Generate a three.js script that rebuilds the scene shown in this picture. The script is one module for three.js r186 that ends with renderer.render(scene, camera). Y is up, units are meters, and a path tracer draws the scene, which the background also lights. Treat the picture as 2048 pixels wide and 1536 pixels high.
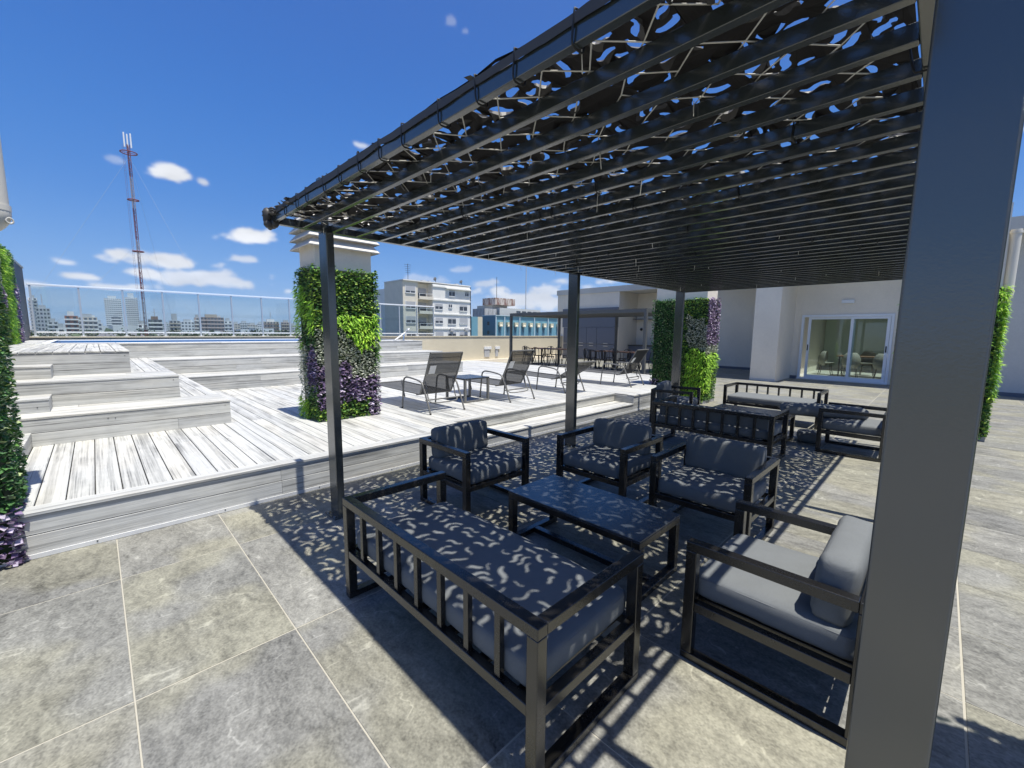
import * as THREE from 'three';
import { RoundedBoxGeometry } from 'three/addons/geometries/RoundedBoxGeometry.js';
import { mergeGeometries, mergeVertices } from 'three/addons/utils/BufferGeometryUtils.js';

// ------------------------------------------------------------------ camera, sky, sun, exposure
const scene = new THREE.Scene();
const camera = new THREE.PerspectiveCamera(84.66, 4 / 3, 0.05, 6000);
camera.position.set(0, 1.55, 0);
camera.rotation.order = 'YXZ';
camera.rotation.set(-0.12295, -0.77913, 0.00833);
scene.add(camera);
const renderer = new THREE.WebGLRenderer({ antialias: true });
renderer.toneMapping = THREE.LinearToneMapping;
renderer.toneMappingExposure = 1.32;
renderer.shadowMap.enabled = true;
const SUN = new THREE.Vector3(0.03, 1, 0.285).normalize();
const sun = new THREE.DirectionalLight(new THREE.Color().setRGB(1.0, 0.955, 0.86), 5.0);
sun.position.copy(SUN).multiplyScalar(60); sun.castShadow = true; sun.shadow.radius = 1;
sun.shadow.camera.left = -30; sun.shadow.camera.right = 30; sun.shadow.camera.top = 30; sun.shadow.camera.bottom = -30; sun.shadow.camera.far = 160;
sun.shadow.mapSize.set(4096, 4096);
scene.add(sun); scene.add(sun.target);

// ------------------------------------------------------------------ random numbers and noise
let seed = 12345;
function rnd() { seed = (seed * 1664525 + 1013904223) >>> 0; return seed / 4294967296; }
const rr = (a, b) => a + (b - a) * rnd();
const LAT = new Float32Array(65536);
for (let i = 0; i < 65536; i++) LAT[i] = rnd();
function vn(x, y, px, py) {            // value noise, wrapped to period px, py
  const xi = Math.floor(x), yi = Math.floor(y); let fx = x - xi, fy = y - yi;
  fx = fx * fx * (3 - 2 * fx); fy = fy * fy * (3 - 2 * fy);
  const x0 = ((xi % px) + px) % px, y0 = ((yi % py) + py) % py, x1 = (x0 + 1) % px, y1 = (y0 + 1) % py;
  const a = LAT[(x0 * 157 + y0 * 8093) & 65535], b = LAT[(x1 * 157 + y0 * 8093) & 65535], c = LAT[(x0 * 157 + y1 * 8093) & 65535], d = LAT[(x1 * 157 + y1 * 8093) & 65535];
  return (a + (b - a) * fx) * (1 - fy) + (c + (d - c) * fx) * fy;
}
function fbm(u, v, fx, fy, oct) { let s = 0, a = 0.5, n = 0; for (let o = 0; o < oct; o++) { s += a * vn(u * fx + o * 17.3, v * fy + o * 9.1, fx, fy); n += a; a *= 0.5; fx *= 2; fy *= 2; } return s / n; }
const sm = (a, b, x) => { const t = Math.min(1, Math.max(0, (x - a) / (b - a))); return t * t * (3 - 2 * t); };
const toS = (v) => { v = Math.min(1, Math.max(0, v)); return v <= 0.0031308 ? v * 12.92 : 1.055 * Math.pow(v, 1 / 2.4) - 0.055; };
function tex(w, h, fn, srgb) {         // fn(u, v) gives linear rgb (or a grey value)
  const d = new Uint8Array(w * h * 4);
  for (let y = 0; y < h; y++) for (let x = 0; x < w; x++) {
    const c = fn(x / w, y / h), i = (y * w + x) * 4;
    if (srgb) { d[i] = toS(c[0]) * 255; d[i + 1] = toS(c[1]) * 255; d[i + 2] = toS(c[2]) * 255; } else { d[i] = d[i + 1] = d[i + 2] = Math.min(1, Math.max(0, c)) * 255; }
    d[i + 3] = 255;
  }
  const t = new THREE.DataTexture(d, w, h, THREE.RGBAFormat);
  t.wrapS = t.wrapT = THREE.RepeatWrapping; t.magFilter = THREE.LinearFilter; t.minFilter = THREE.LinearMipmapLinearFilter; t.generateMipmaps = true;
  if (srgb) t.colorSpace = THREE.SRGBColorSpace; t.needsUpdate = true; return t;
}

// ------------------------------------------------------------------ sky: deep blue air with small fair-weather clouds low down
{
  const W = 2048, Hh = 1024, d = new Float32Array(W * Hh * 4);
  const EL = [0, 6, 15, 36, 90], SR = [.275, .150, .060, .024, .018], SG = [.425, .312, .196, .109, .069], SB = [.625, .605, .525, .395, .275];
  // clouds: azimuth (degrees from -z towards +x), elevation, half width, half height
  const C = [[7.3, 15.3, 2.0, .91, 1], [9.7, 15.1, .97, .66, .8], [13.5, 10.2, 2.57, 1.0, 1], [12.4, 7.8, 1.83, .48, .7], [5.9, 7.0, 3.37, .99, .95], [10.0, 5.2, 4.0, 1.06, .8], [4.1, 5.5, 1.25, .44, .9], [2.6, 4.0, 2.68, .44, .8], [-.6, 4.8, 1.98, .46, .9], [-1.2, 5.9, 1.12, .36, .7], [2.9, 15.6, .72, .39, .3], [26.2, 21.2, 1.39, .5, .75],
    [36.9, 33.3, .98, .54, .25], [38.6, 32.7, .49, .36, .2], [40.8, 6.4, 2.0, .64, .6], [37.7, 8.0, 1.44, .44, .35], [46.0, 4.2, 6.3, 1.56, .85], [49.6, 5.5, 3.94, 1.41, .75], [17.0, 4.5, 1.16, .52, .7], [33.1, 6.6, 2.57, .75, .35], [-3.7, 3.8, 1.21, .39, .6], [60, 5, 8, 1.6, .8], [75, 6, 9, 1.5, .8], [24, 3.6, 5, .7, .5]];
  for (let k = 0; k < 46; k++) { const e = rr(3, 17); C.push([rr(90, 350), e, rr(2, 6), rr(.6, 1.6), rr(.5, 1)]); }
  for (let y = 0; y < Hh; y++) {
    const el = (y + 0.5) / Hh * 180 - 90;
    for (let x = 0; x < W; x++) {
      const u = (x + 0.5) / W, ph = (u - 0.5) * Math.PI * 2;       // direction (cos ph, y, sin ph)
      let az = Math.atan2(Math.cos(ph), -Math.sin(ph)) * 180 / Math.PI;
      const e = Math.max(0, el); let k = 0; while (k < 3 && e > EL[k + 1]) k++; let q = Math.min(1, (e - EL[k]) / (EL[k + 1] - EL[k]));
      const mix = (A) => { const m0 = k ? (A[k + 1] - A[k - 1]) / (EL[k + 1] - EL[k - 1]) : (A[1] - A[0]) / EL[1], m1 = k < 3 ? (A[k + 2] - A[k]) / (EL[k + 2] - EL[k]) : (A[4] - A[3]) / (EL[4] - EL[3]), h = EL[k + 1] - EL[k]; return ((2 * q - 3) * q * q + 1) * A[k] + ((q - 2) * q + 1) * q * h * m0 + (3 - 2 * q) * q * q * A[k + 1] + (q - 1) * q * q * h * m1; };
      let r = mix(SR), g = mix(SG), b = mix(SB);
      if (el > 0) { const ce = Math.cos(el * Math.PI / 180), dp = Math.min(1, SUN.x * ce * Math.cos(ph) + SUN.y * Math.sin(el * Math.PI / 180) + SUN.z * ce * Math.sin(ph)), ang = Math.acos(dp) * 180 / Math.PI, gl = .7 * Math.exp(-ang / 18) + 1.5 * Math.exp(-ang / 5); r += gl; g += gl * .98; b += gl * .92; }  // white glow round the unseen sun, added to make shadows less blue
      let cov = 0;
      if (el > 0 && el < 46) {
        for (const c of C) {
          let da = az - c[0]; if (da > 180) da -= 360; if (da < -180) da += 360;
          const q = Math.abs(da) / c[2]; if (q > 1.6) continue;
          const de = (el - c[1]) / c[3]; if (Math.abs(de) > 2) continue;
          const n = fbm(u, y / Hh, 160, 160, 5) - 0.5, n2 = fbm(u, y / Hh, 48, 64, 3) - .5;
          const rad = Math.sqrt(q * q + de * de * (de < 0 ? 2.2 : 1)) + n * 2.3 + n2 * 1.2 + (fbm(u + .4, y / Hh, 420, 420, 2) - .5) * .5;
          cov = Math.max(cov, sm(1.05, 0.45, rad) * c[4]);
        }
        cov = Math.max(cov, .28 * sm(6, 1, el) * sm(.42, .62, fbm(u, y / Hh, 32, 128, 4)));
      }
      const sh = 0.80 + 0.45 * fbm(u + .013, y / Hh - .004, 120, 140, 4);
      r = r * (1 - cov) + cov * .63 * sh; g = g * (1 - cov) + cov * .65 * sh; b = b * (1 - cov) + cov * .69 * sh;
      if (el < 0) { r = .20; g = .21; b = .22; }
      const i = (y * W + x) * 4; d[i] = r; d[i + 1] = g; d[i + 2] = b; d[i + 3] = 1;
    }
  }
  const t = new THREE.DataTexture(d, W, Hh, THREE.RGBAFormat, THREE.FloatType);
  t.mapping = THREE.EquirectangularReflectionMapping; t.magFilter = THREE.LinearFilter; t.minFilter = THREE.LinearFilter; t.wrapS = THREE.RepeatWrapping; t.needsUpdate = true;
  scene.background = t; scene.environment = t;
}

// ------------------------------------------------------------------ materials
const lin = (r, g, b) => new THREE.Color().setRGB(r, g, b);
const std = (c, rough, o = {}) => new THREE.MeshStandardMaterial({ color: c, roughness: rough, ...o });
const slateH = (u, v) => {      // large tone patches, cleft layers running one way, fine grain, thin pale veins
  const a = fbm(u, v, 4, 4, 4), w = .06 * (fbm(u + .3, v, 6, 6, 3) - .5);
  const b = fbm(u + w + .37, v + w + .11, 40, 14, 4), c = fbm(u, v, 330, 300, 2), f = fbm(u + w, v + .3, 110, 60, 3);
  const ridge = 1 - Math.abs(2 * fbm(u + .2 * (a - .5), v + .7, 7, 11, 5) - 1);
  return [a, b, c, ridge, f];
};
const slateMap = tex(2048, 2048, (u, v) => {
  const [a, b, c, ridge, f] = slateH(u, v);
  let k = 0.202 + 0.13 * (a - .5) + 0.13 * (b - .5) + 0.13 * (c - .5) + .13 * (f - .5);
  k += 0.10 * sm(.965, .998, ridge) * sm(.42, .7, b);
  k -= 0.055 * sm(.60, .74, f) * sm(.5, .6, b);
  const warm = sm(.40, .64, fbm(u + .15, v + .55, 5, 5, 3));
  return [k * (1.02 + .05 * warm), k * (1.02 + .025 * warm), k * (.95 - .10 * warm)];
}, true);
const slateBump = tex(1024, 1024, (u, v) => { const [a, b, c, , f] = slateH(u, v); return .4 * b + .2 * c + .4 * f; });
const woodMap = tex(1024, 2048, (u, v) => {
  const st = fbm(u, v, 170, 5, 3), st2 = fbm(u + .31, v + .2, 60, 3, 3), blot = fbm(u + .1, v + .7, 10, 7, 4), fi = fbm(u, v, 256, 40, 2), cross = fbm(u + .8, v, 18, 60, 2);
  let k = 0.535 - 0.24 * sm(.50, .82, st) * sm(.30, .75, blot) - 0.15 * sm(.5, .78, st2) + .09 * (fi - .5) - .08 * sm(.5, .75, blot) - .05 * (cross - .5);
  const w = sm(.45, .7, fbm(u + .5, v + .1, 6, 5, 3));
  return [k * (.985 + .02 * w), k, k * (1.005 - .03 * w)];
}, true);
const woodBump = tex(1024, 1024, (u, v) => .6 * fbm(u, v, 170, 5, 3) + .4 * fbm(u, v, 256, 30, 2));
const stuccoBump = tex(512, 512, (u, v) => .5 * fbm(u, v, 120, 120, 3) + .5 * fbm(u, v, 40, 40, 2));
const stuccoMap = tex(512, 512, (u, v) => { const k = .90 + .14 * (fbm(u, v, 5, 4, 4) - .5) + .07 * (fbm(u, v, 90, 90, 2) - .5); return [k, k, k]; }, true);
const fabricBump = tex(512, 512, (u, v) => .5 + .25 * Math.sin(u * 2 * Math.PI * 128) * .7 + .25 * Math.sin(v * 2 * Math.PI * 128) * .7 + .2 * (fbm(u, v, 128, 128, 1) - .5));
const fabricMap = tex(512, 512, (u, v) => { const k = .80 + .12 * (fbm(u, v, 200, 200, 2) - .5) + .10 * (fbm(u, v, 12, 12, 3) - .5) + .05 * Math.sin(u * 2 * Math.PI * 128) * Math.sin(v * 2 * Math.PI * 128); return [k, k, k]; }, true);
const paintBump = tex(512, 512, (u, v) => fbm(u, v, 150, 150, 3));
const paintRough = tex(512, 512, (u, v) => .74 + .10 * (fbm(u, v, 9, 7, 4) - .5) + .06 * (fbm(u, v, 140, 140, 2) - .5));
const rustMap = tex(256, 256, (u, v) => { const k = sm(.4, .7, fbm(u, v, 9, 3, 4)); return [.55 * (1 - k) + .24 * k, .48 * (1 - k) + .13 * k, .42 * (1 - k) + .10 * k]; }, true);
const concreteMap = tex(512, 512, (u, v) => { const k = .46 + .22 * (fbm(u, v, 4, 3, 4) - .5) - .16 * sm(.55, .75, fbm(u, v, 26, 3, 3)); return [k, k * .985, k * .95]; }, true);

const M = {
  tile: std(lin(1.0, 1.0, .98), .62, { map: slateMap, bumpMap: slateBump, bumpScale: .004 }),
  tileB: std(lin(.94, .94, .94), .62, { map: slateMap, bumpMap: slateBump, bumpScale: .004 }),
  tileC: std(lin(1.07, 1.06, 1.03), .62, { map: slateMap, bumpMap: slateBump, bumpScale: .004 }),
  grout: std(lin(.40, .38, .32), .9),
  wood: std(lin(1.0, .995, .96), .55, { map: woodMap, bumpMap: woodBump, bumpScale: .0015 }),
  woodB: std(lin(.94, .94, .92), .55, { map: woodMap, bumpMap: woodBump, bumpScale: .0015 }),
  woodC: std(lin(1.05, 1.04, .99), .55, { map: woodMap, bumpMap: woodBump, bumpScale: .0015 }),
  under: std(lin(.03, .03, .03), .9),
  alu: std(lin(.72, .73, .74), .4, { metalness: .3 }),
  paint: new THREE.MeshPhysicalMaterial({ color: lin(.034, .041, .041), roughness: .27, ior: 2.1, roughnessMap: paintRough, bumpMap: paintBump, bumpScale: .0002 }),
  frame: new THREE.MeshPhysicalMaterial({ color: lin(.009, .0085, .008), roughness: .36, ior: 1.75, roughnessMap: paintRough, bumpMap: paintBump, bumpScale: .0002 }),
  table: new THREE.MeshPhysicalMaterial({ color: lin(.035, .042, .052), roughness: .36, ior: 1.75, roughnessMap: paintRough }),
  cushion: std(lin(.185, .20, .21), .95, { map: fabricMap, bumpMap: fabricBump, bumpScale: .0012 }),
  piping: std(lin(.13, .14, .15), .95),
  net: std(lin(.016, .014, .015), .75, { side: THREE.DoubleSide }),
  flap: std(lin(.05, .047, .046), .55, { side: THREE.DoubleSide }),  // lighter copy of the net tone, painting sun on the curled flaps
  cord: std(lin(.74, .72, .66), .8),
  tie: std(lin(.012, .012, .012), .5),
  stucco: std(lin(.84, .77, .65), .9, { map: stuccoMap, bumpMap: stuccoBump, bumpScale: .003 }),
  stuccoGrey: std(lin(.62, .61, .57), .9, { map: stuccoMap, bumpMap: stuccoBump, bumpScale: .003 }),
  parapet: std(lin(.68, .62, .48), .9, { map: stuccoMap, bumpMap: stuccoBump, bumpScale: .003 }),
  darkWall: std(lin(.16, .165, .17), .8, { map: stuccoMap }),
  white: std(lin(.78, .79, .80), .4),
  aluWhite: std(lin(.74, .77, .80), .35),
  pvc: std(lin(.60, .58, .52), .45),
  glass: new THREE.MeshPhysicalMaterial({ color: lin(.84, .90, .92), roughness: 0, transmission: 1, thickness: 0, ior: 1.5, side: THREE.DoubleSide }),
  doorGlass: new THREE.MeshPhysicalMaterial({ color: lin(.80, .86, .83), roughness: 0, transmission: 1, thickness: 0, ior: 1.5, side: THREE.DoubleSide }),
  water: new THREE.MeshPhysicalMaterial({ color: lin(.05, .22, .48), roughness: .08 }),
  poolTile: std(lin(.04, .17, .40), .35),
  backing: std(lin(.012, .03, .008), .9),
  steel: std(lin(.55, .56, .57), .3, { metalness: .8 }),
  tube: std(lin(.17, .168, .16), .40, { metalness: .2 }),
  sling: std(lin(.026, .027, .029), .8, { transparent: true, opacity: .86, side: THREE.DoubleSide }),
  label: std(lin(.75, .75, .74), .7),
  cabinet: std(lin(.105, .12, .155), .5),
  counter: std(lin(.015, .015, .016), .25),
  teak: std(lin(.16, .085, .05), .6),
  gun: std(lin(.03, .028, .03), .45, { metalness: .3 }),
  red: std(lin(.17, .035, .045), .6), mastWhite: std(lin(.30, .26, .28), .6),
  ground: std(lin(.16, .17, .13), 1), asphalt: std(lin(.08, .08, .08), 1),
  win: std(lin(.05, .06, .075), .15), shutter: std(lin(.42, .43, .45), .7),
  tank: std(lin(1, 1, 1), .9, { map: rustMap }), concrete: std(lin(1, 1, 1), .9, { map: concreteMap }),
  lamp: std(lin(.72, .74, .76), .3)
};

// ------------------------------------------------------------------ builders
const taken = {};
function uname(n) { if (!(n in taken)) { taken[n] = 0; return n; } taken[n]++; return n + '_' + String(taken[n]).padStart(3, '0'); }
function tag(o, label, category, group, kind) { if (label) o.userData.label = label; if (category) o.userData.category = category; if (group) o.userData.group = group; if (kind) o.userData.kind = kind; return o; }
function thing(name, label, category, pos = [0, 0, 0], ry = 0, group) { const g = new THREE.Group(); g.name = uname(name); g.position.set(...pos); g.rotation.y = ry; scene.add(g); return tag(g, label, category, group); }
function struct(name, label, category) { const g = new THREE.Group(); g.name = uname(name); scene.add(g); return tag(g, label, category, null, 'structure'); }
function part(parent, name, geo, mat, pos, rot) { const m = new THREE.Mesh(geo, mat); m.name = name; if (pos) m.position.set(...pos); if (rot) m.rotation.set(...rot); m.castShadow = m.receiveShadow = true; parent.add(m); return m; }
function copy(src, name, pos, ry, label, group) { const c = src.clone(); c.name = uname(name); c.position.set(...pos); c.rotation.y = ry; c.userData = { ...src.userData, label }; if (group) c.userData.group = group; scene.add(c); return c; }
function box3(x0, x1, y0, y1, z0, z1, r = 0) { const w = x1 - x0, h = y1 - y0, d = z1 - z0; const g = r ? new RoundedBoxGeometry(w, h, d, 1, r) : new THREE.BoxGeometry(w, h, d); g.translate((x0 + x1) / 2, (y0 + y1) / 2, (z0 + z1) / 2); worldUV(g, r ? 1.7 : .4); return g; }
function worldUV(g, s = 0.4) { const p = g.attributes.position, n = g.attributes.normal, u = new Float32Array(p.count * 2); for (let i = 0; i < p.count; i++) { const ax = Math.abs(n.getX(i)), ay = Math.abs(n.getY(i)), az = Math.abs(n.getZ(i)); if (ay >= ax && ay >= az) { u[2 * i] = p.getX(i) * s; u[2 * i + 1] = p.getZ(i) * s; } else if (ax > az) { u[2 * i] = p.getZ(i) * s; u[2 * i + 1] = p.getY(i) * s; } else { u[2 * i] = p.getX(i) * s; u[2 * i + 1] = p.getY(i) * s; } } g.setAttribute('uv', new THREE.BufferAttribute(u, 2)); return g; }
function worldUVlate(...a) { return worldUV(new RoundedBoxGeometry(...a), 1.7); }
function bar(parent, name, mat, x0, x1, y0, y1, z0, z1, r = .004) { return part(parent, name, box3(x0, x1, y0, y1, z0, z1, r), mat); }
function geoFrom(pos, uv, nrm) { const g = new THREE.BufferGeometry(); g.setAttribute('position', new THREE.Float32BufferAttribute(pos, 3)); g.setAttribute('uv', new THREE.Float32BufferAttribute(uv, 2)); if (nrm) g.setAttribute('normal', new THREE.Float32BufferAttribute(nrm, 3)); else g.computeVertexNormals(); return g; }
// a plank: box with chamfered long top edges; axis 'x' or 'z' is the grain direction; face: which side is the show side ('y' top or 'f' front)
function plankGeo(x0, x1, y0, y1, z0, z1, axis, show = 'y') {
  const pos = [], uv = [], ou = rnd(), ov = rnd(), c = .003;
  const q = (a, b, cc, d) => { for (const p of [a, b, cc, a, cc, d]) { pos.push(...p); const al = axis === 'x' ? p[0] : p[2]; let ac; ac = axis === 'x' ? (p[2] + p[1]) : (p[0] + p[1]); uv.push(ac / 1.2 + ou, al / 3.6 + ov); } };
  let a0, a1, b0, b1;
  // top (inset by chamfer), four chamfers, four sides
  const X0 = x0 + c, X1 = x1 - c, Z0 = z0 + c, Z1 = z1 - c, yt = y1, ym = y1 - c;
  q([X0, yt, Z1], [X1, yt, Z1], [X1, yt, Z0], [X0, yt, Z0]);
  q([x0, ym, z1], [x1, ym, z1], [X1, yt, Z1], [X0, yt, Z1]);
  q([x1, ym, z0], [x0, ym, z0], [X0, yt, Z0], [X1, yt, Z0]);
  q([x0, ym, z0], [x0, ym, z1], [X0, yt, Z1], [X0, yt, Z0]);
  q([x1, ym, z1], [x1, ym, z0], [X1, yt, Z0], [X1, yt, Z1]);
  q([x0, y0, z1], [x1, y0, z1], [x1, ym, z1], [x0, ym, z1]);
  q([x1, y0, z0], [x0, y0, z0], [x0, ym, z0], [x1, ym, z0]);
  q([x0, y0, z0], [x0, y0, z1], [x0, ym, z1], [x0, ym, z0]);
  q([x1, y0, z1], [x1, y0, z0], [x1, ym, z0], [x1, ym, z1]);
  return geoFrom(pos, uv);
}
const woods = [M.wood, M.woodB, M.woodC];
const plank = (par, name, x0, x1, y0, y1, z0, z1, axis) => part(par, name, plankGeo(x0, x1, y0, y1, z0, z1, axis), woods[Math.floor(rnd() * 3)]);
// boards laid along an axis over a rectangle, with random butt joints
function boards(par, name, x0, x1, y0, y1, z0, z1, axis, pitch = .152, maxLen = 3.6) {
  const across = axis === 'z' ? [x0, x1] : [z0, z1], along = axis === 'z' ? [z0, z1] : [x0, x1];
  const n = Math.max(1, Math.round((across[1] - across[0]) / pitch)), p = (across[1] - across[0]) / n, g = .0035;
  for (let i = 0; i < n; i++) {
    const a = across[0] + i * p + g, b = across[0] + (i + 1) * p - g; let s = along[0]; const first = rr(.9, maxLen);
    for (let k = 0; s < along[1] - .01; k++) {
      let e = Math.min(along[1], s + (k ? maxLen : first)); if (along[1] - e < .35) e = along[1];
      if (axis === 'z') plank(par, name, a, b, y0, y1, s + .001, e - .001, 'z'); else plank(par, name, s + .001, e - .001, y0, y1, a, b, 'x');
      s = e;
    }
  }
}
// riser: two boards on a vertical face. face '+z' at z, or '+x' at x
function riser(par, face, at, a0, a1, y0, y1, maxLen = 3.6) {
  const t = .02, mid = (y0 + y1) / 2;
  for (const [lo, hi] of [[y0, mid - .003], [mid + .003, y1]]) {
    let s = a0, first = rr(1.2, maxLen), k = 0;
    while (s < a1 - .01) { let e = Math.min(a1, s + (k++ ? maxLen : first)); if (a1 - e < .4) e = a1;
      if (face === '+z') plank(par, 'riser_board', s + .001, e - .001, lo, hi, at - t, at, 'x'); else plank(par, 'riser_board', at - t, at, lo, hi, s + .001, e - .001, 'z');
      s = e; }
  }
}

// ------------------------------------------------------------------ the ground far below and the terrace floor
{
  const g = new THREE.PlaneGeometry(9000, 9000); g.rotateX(-Math.PI / 2); const o = part(scene, 'ground', g, M.ground, [0, -16, 0]); tag(o, 'green and grey city ground far below the terrace', 'ground', null, 'structure');
  const fl = struct('terrace_floor', 'large grey slate-look porcelain floor tiles of the roof terrace', 'floor');
  part(fl, 'grout_bed', box3(-9, 24, -.3, -.0022, -16.2, 9), M.grout);
  const PX = .63, PZ = 1.222, ZO = .21, mats = [M.tile, M.tileB, M.tileC], rest = [];
  function tileGeo(x0, x1, z0, z1) {
    const pos = [], uv = [], c = .002, ou = rnd(), ov = rnd(), fl = rnd() < .5 ? 1 : -1;
    const q = (...P) => { for (const k of [0, 1, 2, 0, 2, 3]) { pos.push(...P[k]); uv.push(ou + fl * P[k][0] / 2.5, ov + P[k][2] / 2.5); } };
    const y = rr(-.0006, .0006), X0 = x0 + c, X1 = x1 - c, Z0 = z0 + c, Z1 = z1 - c, b = y - .0045;
    q([X0, y, Z1], [X1, y, Z1], [X1, y, Z0], [X0, y, Z0]);
    q([x0, b, z1], [x1, b, z1], [X1, y, Z1], [X0, y, Z1]); q([x1, b, z0], [x0, b, z0], [X0, y, Z0], [X1, y, Z0]);
    q([x0, b, z0], [x0, b, z1], [X0, y, Z1], [X0, y, Z0]); q([x1, b, z1], [x1, b, z0], [X1, y, Z0], [X1, y, Z1]);
    return geoFrom(pos, uv);
  }
  for (let i = -14; i < 38; i++) for (let j = -14; j < 8; j++) {
    const x0 = i * PX + .0019, x1 = (i + 1) * PX - .0019, z0 = ZO + (j - 1) * PZ + .0032, z1 = ZO + j * PZ - .0032;
    if (x1 > 23.9 || z1 > 8.9 || z0 < -16.2) continue;
    if (z1 < -4.4 && x1 < 11.4) continue;                       // under the deck
    const near = x0 > -2 && x1 < 13.5 && z0 > -5.5 && z1 < 3.8;
    const m = mats[Math.floor(rnd() * 3)], g = tileGeo(x0, x1, z0, z1);
    if (near) part(fl, 'floor_tile', g, m); else rest.push(g);
  }
  part(fl, 'distant_floor_tiles', mergeGeometries(rest), M.tile).userData.kind = 'stuff';
}

// ------------------------------------------------------------------ whitewashed timber deck, amphitheatre steps and pool
const H0 = .326, H1 = .630, H2 = .930, H3 = 1.245;
{
  const dk = struct('timber_deck', 'whitewashed composite sun deck of long narrow boards', 'deck');
  const F = -4.165, XL = -1.15, XR = 11.6, N0 = 3.39, N1 = 7.49, NZ = -4.60, top = H0, t = .022;
  part(dk, 'substructure', mergeGeometries([box3(XL, N0 - .03, .0, H0 - .03, -10.2, F - .03), box3(N1 + .03, XR - .03, 0, H0 - .03, -10.2, F - .03), box3(N0 - .03, N1 + .03, 0, H0 - .03, -10.2, NZ - .03), box3(N0 - .03, N1 + .03, 0, .14, NZ - .03, F - .03), box3(8.05, XR - .03, 0, H0 - .03, -13.9, -10.2)]), M.under);
  // planks along z
  const n0 = Math.round((XR - XL) / .152);
  for (let i = 0; i < n0; i++) {
    const a = XL + i * .152 + .0035, b = a + .145; const mid = (a + b) / 2;
    let s = (mid > N0 && mid < N1) ? NZ - .145 : F - .145; const end = (mid > 8.0) ? -13.9 : -10.22;
    let first = rr(1.2, 3.6), k = 0;
    while (s > end + .01) { let e = Math.max(end, s - (k++ ? 3.6 : first)); if (e - end < .4) e = end; plank(dk, 'deck_plank', a, b, top - t, top + rr(-.0008, .0008), e + .001, s - .001, 'z'); s = e; }
  }
  // front nosing boards and risers
  const nose = (x0, x1, z, y) => { let s = x0; while (s < x1 - .01) { let e = Math.min(x1, s + rr(2.6, 3.6)); if (x1 - e < .4) e = x1; plank(dk, 'nosing_board', s + .001, e - .001, y - t, y + .001, z - .141, z + .012, 'x'); s = e; } };
  nose(XL, N0, F, top); nose(N1, XR, F, top); nose(N0 + .001, N1 - .001, NZ, top);
  riser(dk, '+z', F, XL, N0, .036, top - t - .004); riser(dk, '+z', F, N1, XR, .036, top - t - .004);
  plank(dk, 'riser_board', N0, N1, .168, top - t - .004, NZ - .02, NZ, 'x');
  plank(dk, 'riser_board', N0, N1, .036, .139, F - .02, F, 'x');
  plank(dk, 'riser_board', N1 + .0, N1 + .02, .166, top - t - .004, NZ, F - .021, 'z'); plank(dk, 'riser_board', N0 - .02, N0, .166, top - t - .004, NZ, F - .021, 'z');
  boards(dk, 'step_board', N0 + .001, N1 - .001, .142, .163, NZ + .001, F + .012, 'x');
  riser(dk, '+x', XR, -13.9, F - .021, .02, top - t - .004);
  for (const [a, b] of [[XL, 2.3], [2.302, 5.6], [5.602, 9.0], [9.002, XR]]) bar(dk, 'skirting_strip', M.alu, a, b, .002, .035, F - .02, F + .006, .001);
  const sg = new THREE.CylinderGeometry(.005, .005, .004, 8); sg.rotateX(Math.PI / 2);
  for (let x = -.1; x < 9; x += .78) part(dk, 'screw', sg, M.tie, [x, .022, F + .007]);

  const st = struct('timber_steps', 'whitewashed amphitheatre steps rising from the sun deck to the pool', 'steps');
  const X1 = 1.207, X2 = .78, X3 = .34, Z1 = -6.5, Z2 = -7.25, Z3 = -8.12, R1 = -10.22, R2 = -11.07, R3 = -12.03, E1 = 7.97, E2 = 7.83, E3 = 7.70, BK = -15.95;
  part(st, 'substructure', mergeGeometries([
    box3(XL, X1 - .03, H0, H1 - .03, R1 - .1, Z1 - .03), box3(XL, E1 - .03, 0, H1 - .03, BK, R1 - .03),
    box3(XL, X2 - .03, H1 - .03, H2 - .03, R2 - .1, Z2 - .03), box3(XL, E2 - .03, H1 - .03, H2 - .03, BK, R2 - .03),
    box3(XL, X3 - .03, H2 - .03, H3 - .03, -12.2, Z3 - .03), box3(XL, -.68, H2 - .03, H3 - .03, BK, -12.2), box3(-.68, E3 - .03, H2 - .03, H3 - .03, -12.26, R3 - .03), box3(7.43, E3 - .03, H2 - .03, H3 - .03, BK, -12.26)]), M.under);
  for (const [xs, zs, re, ee, lo, hi] of [[X1, Z1, R1, E1, H0, H1], [X2, Z2, R2, E2, H1, H2], [X3, Z3, R3, E3, H2, H3]]) {
    riser(st, '+z', zs, XL, xs, lo + .001, hi - t - .003); riser(st, '+x', xs, re + .001, zs - .021, lo + .001, hi - t - .003);
    riser(st, '+z', re, xs, ee, lo + .001, hi - t - .003); riser(st, '+x', ee, BK, re - .021, lo + .001, hi - t - .003);
  }
  // treads
  boards(st, 'tread_board', XL, X1 + .006, H1 - t, H1, Z2, Z1 + .008, 'x'); boards(st, 'tread_board', X2, X1 + .006, H1 - t, H1, R1 - .85, Z2 - .002, 'z', .142);
  boards(st, 'tread_board', X1 + .008, E1 + .006, H1 - t, H1, R2, R1 + .008, 'x');
  boards(st, 'tread_board', XL, X2 + .006, H2 - t, H2, Z3, Z2 + .008, 'x'); boards(st, 'tread_board', X3, X2 + .006, H2 - t, H2, R2 - .96, Z3 - .002, 'z', .147);
  boards(st, 'tread_board', X2 + .008, E2 + .006, H2 - t, H2, R3, R2 + .008, 'x');
  boards(st, 'tread_board', XL, X3 + .006, H3 - t, H3, -12.04, Z3 + .008, 'z'); boards(st, 'tread_board', XL, -.66, H3 - t, H3, BK, -12.042, 'z');
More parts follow.
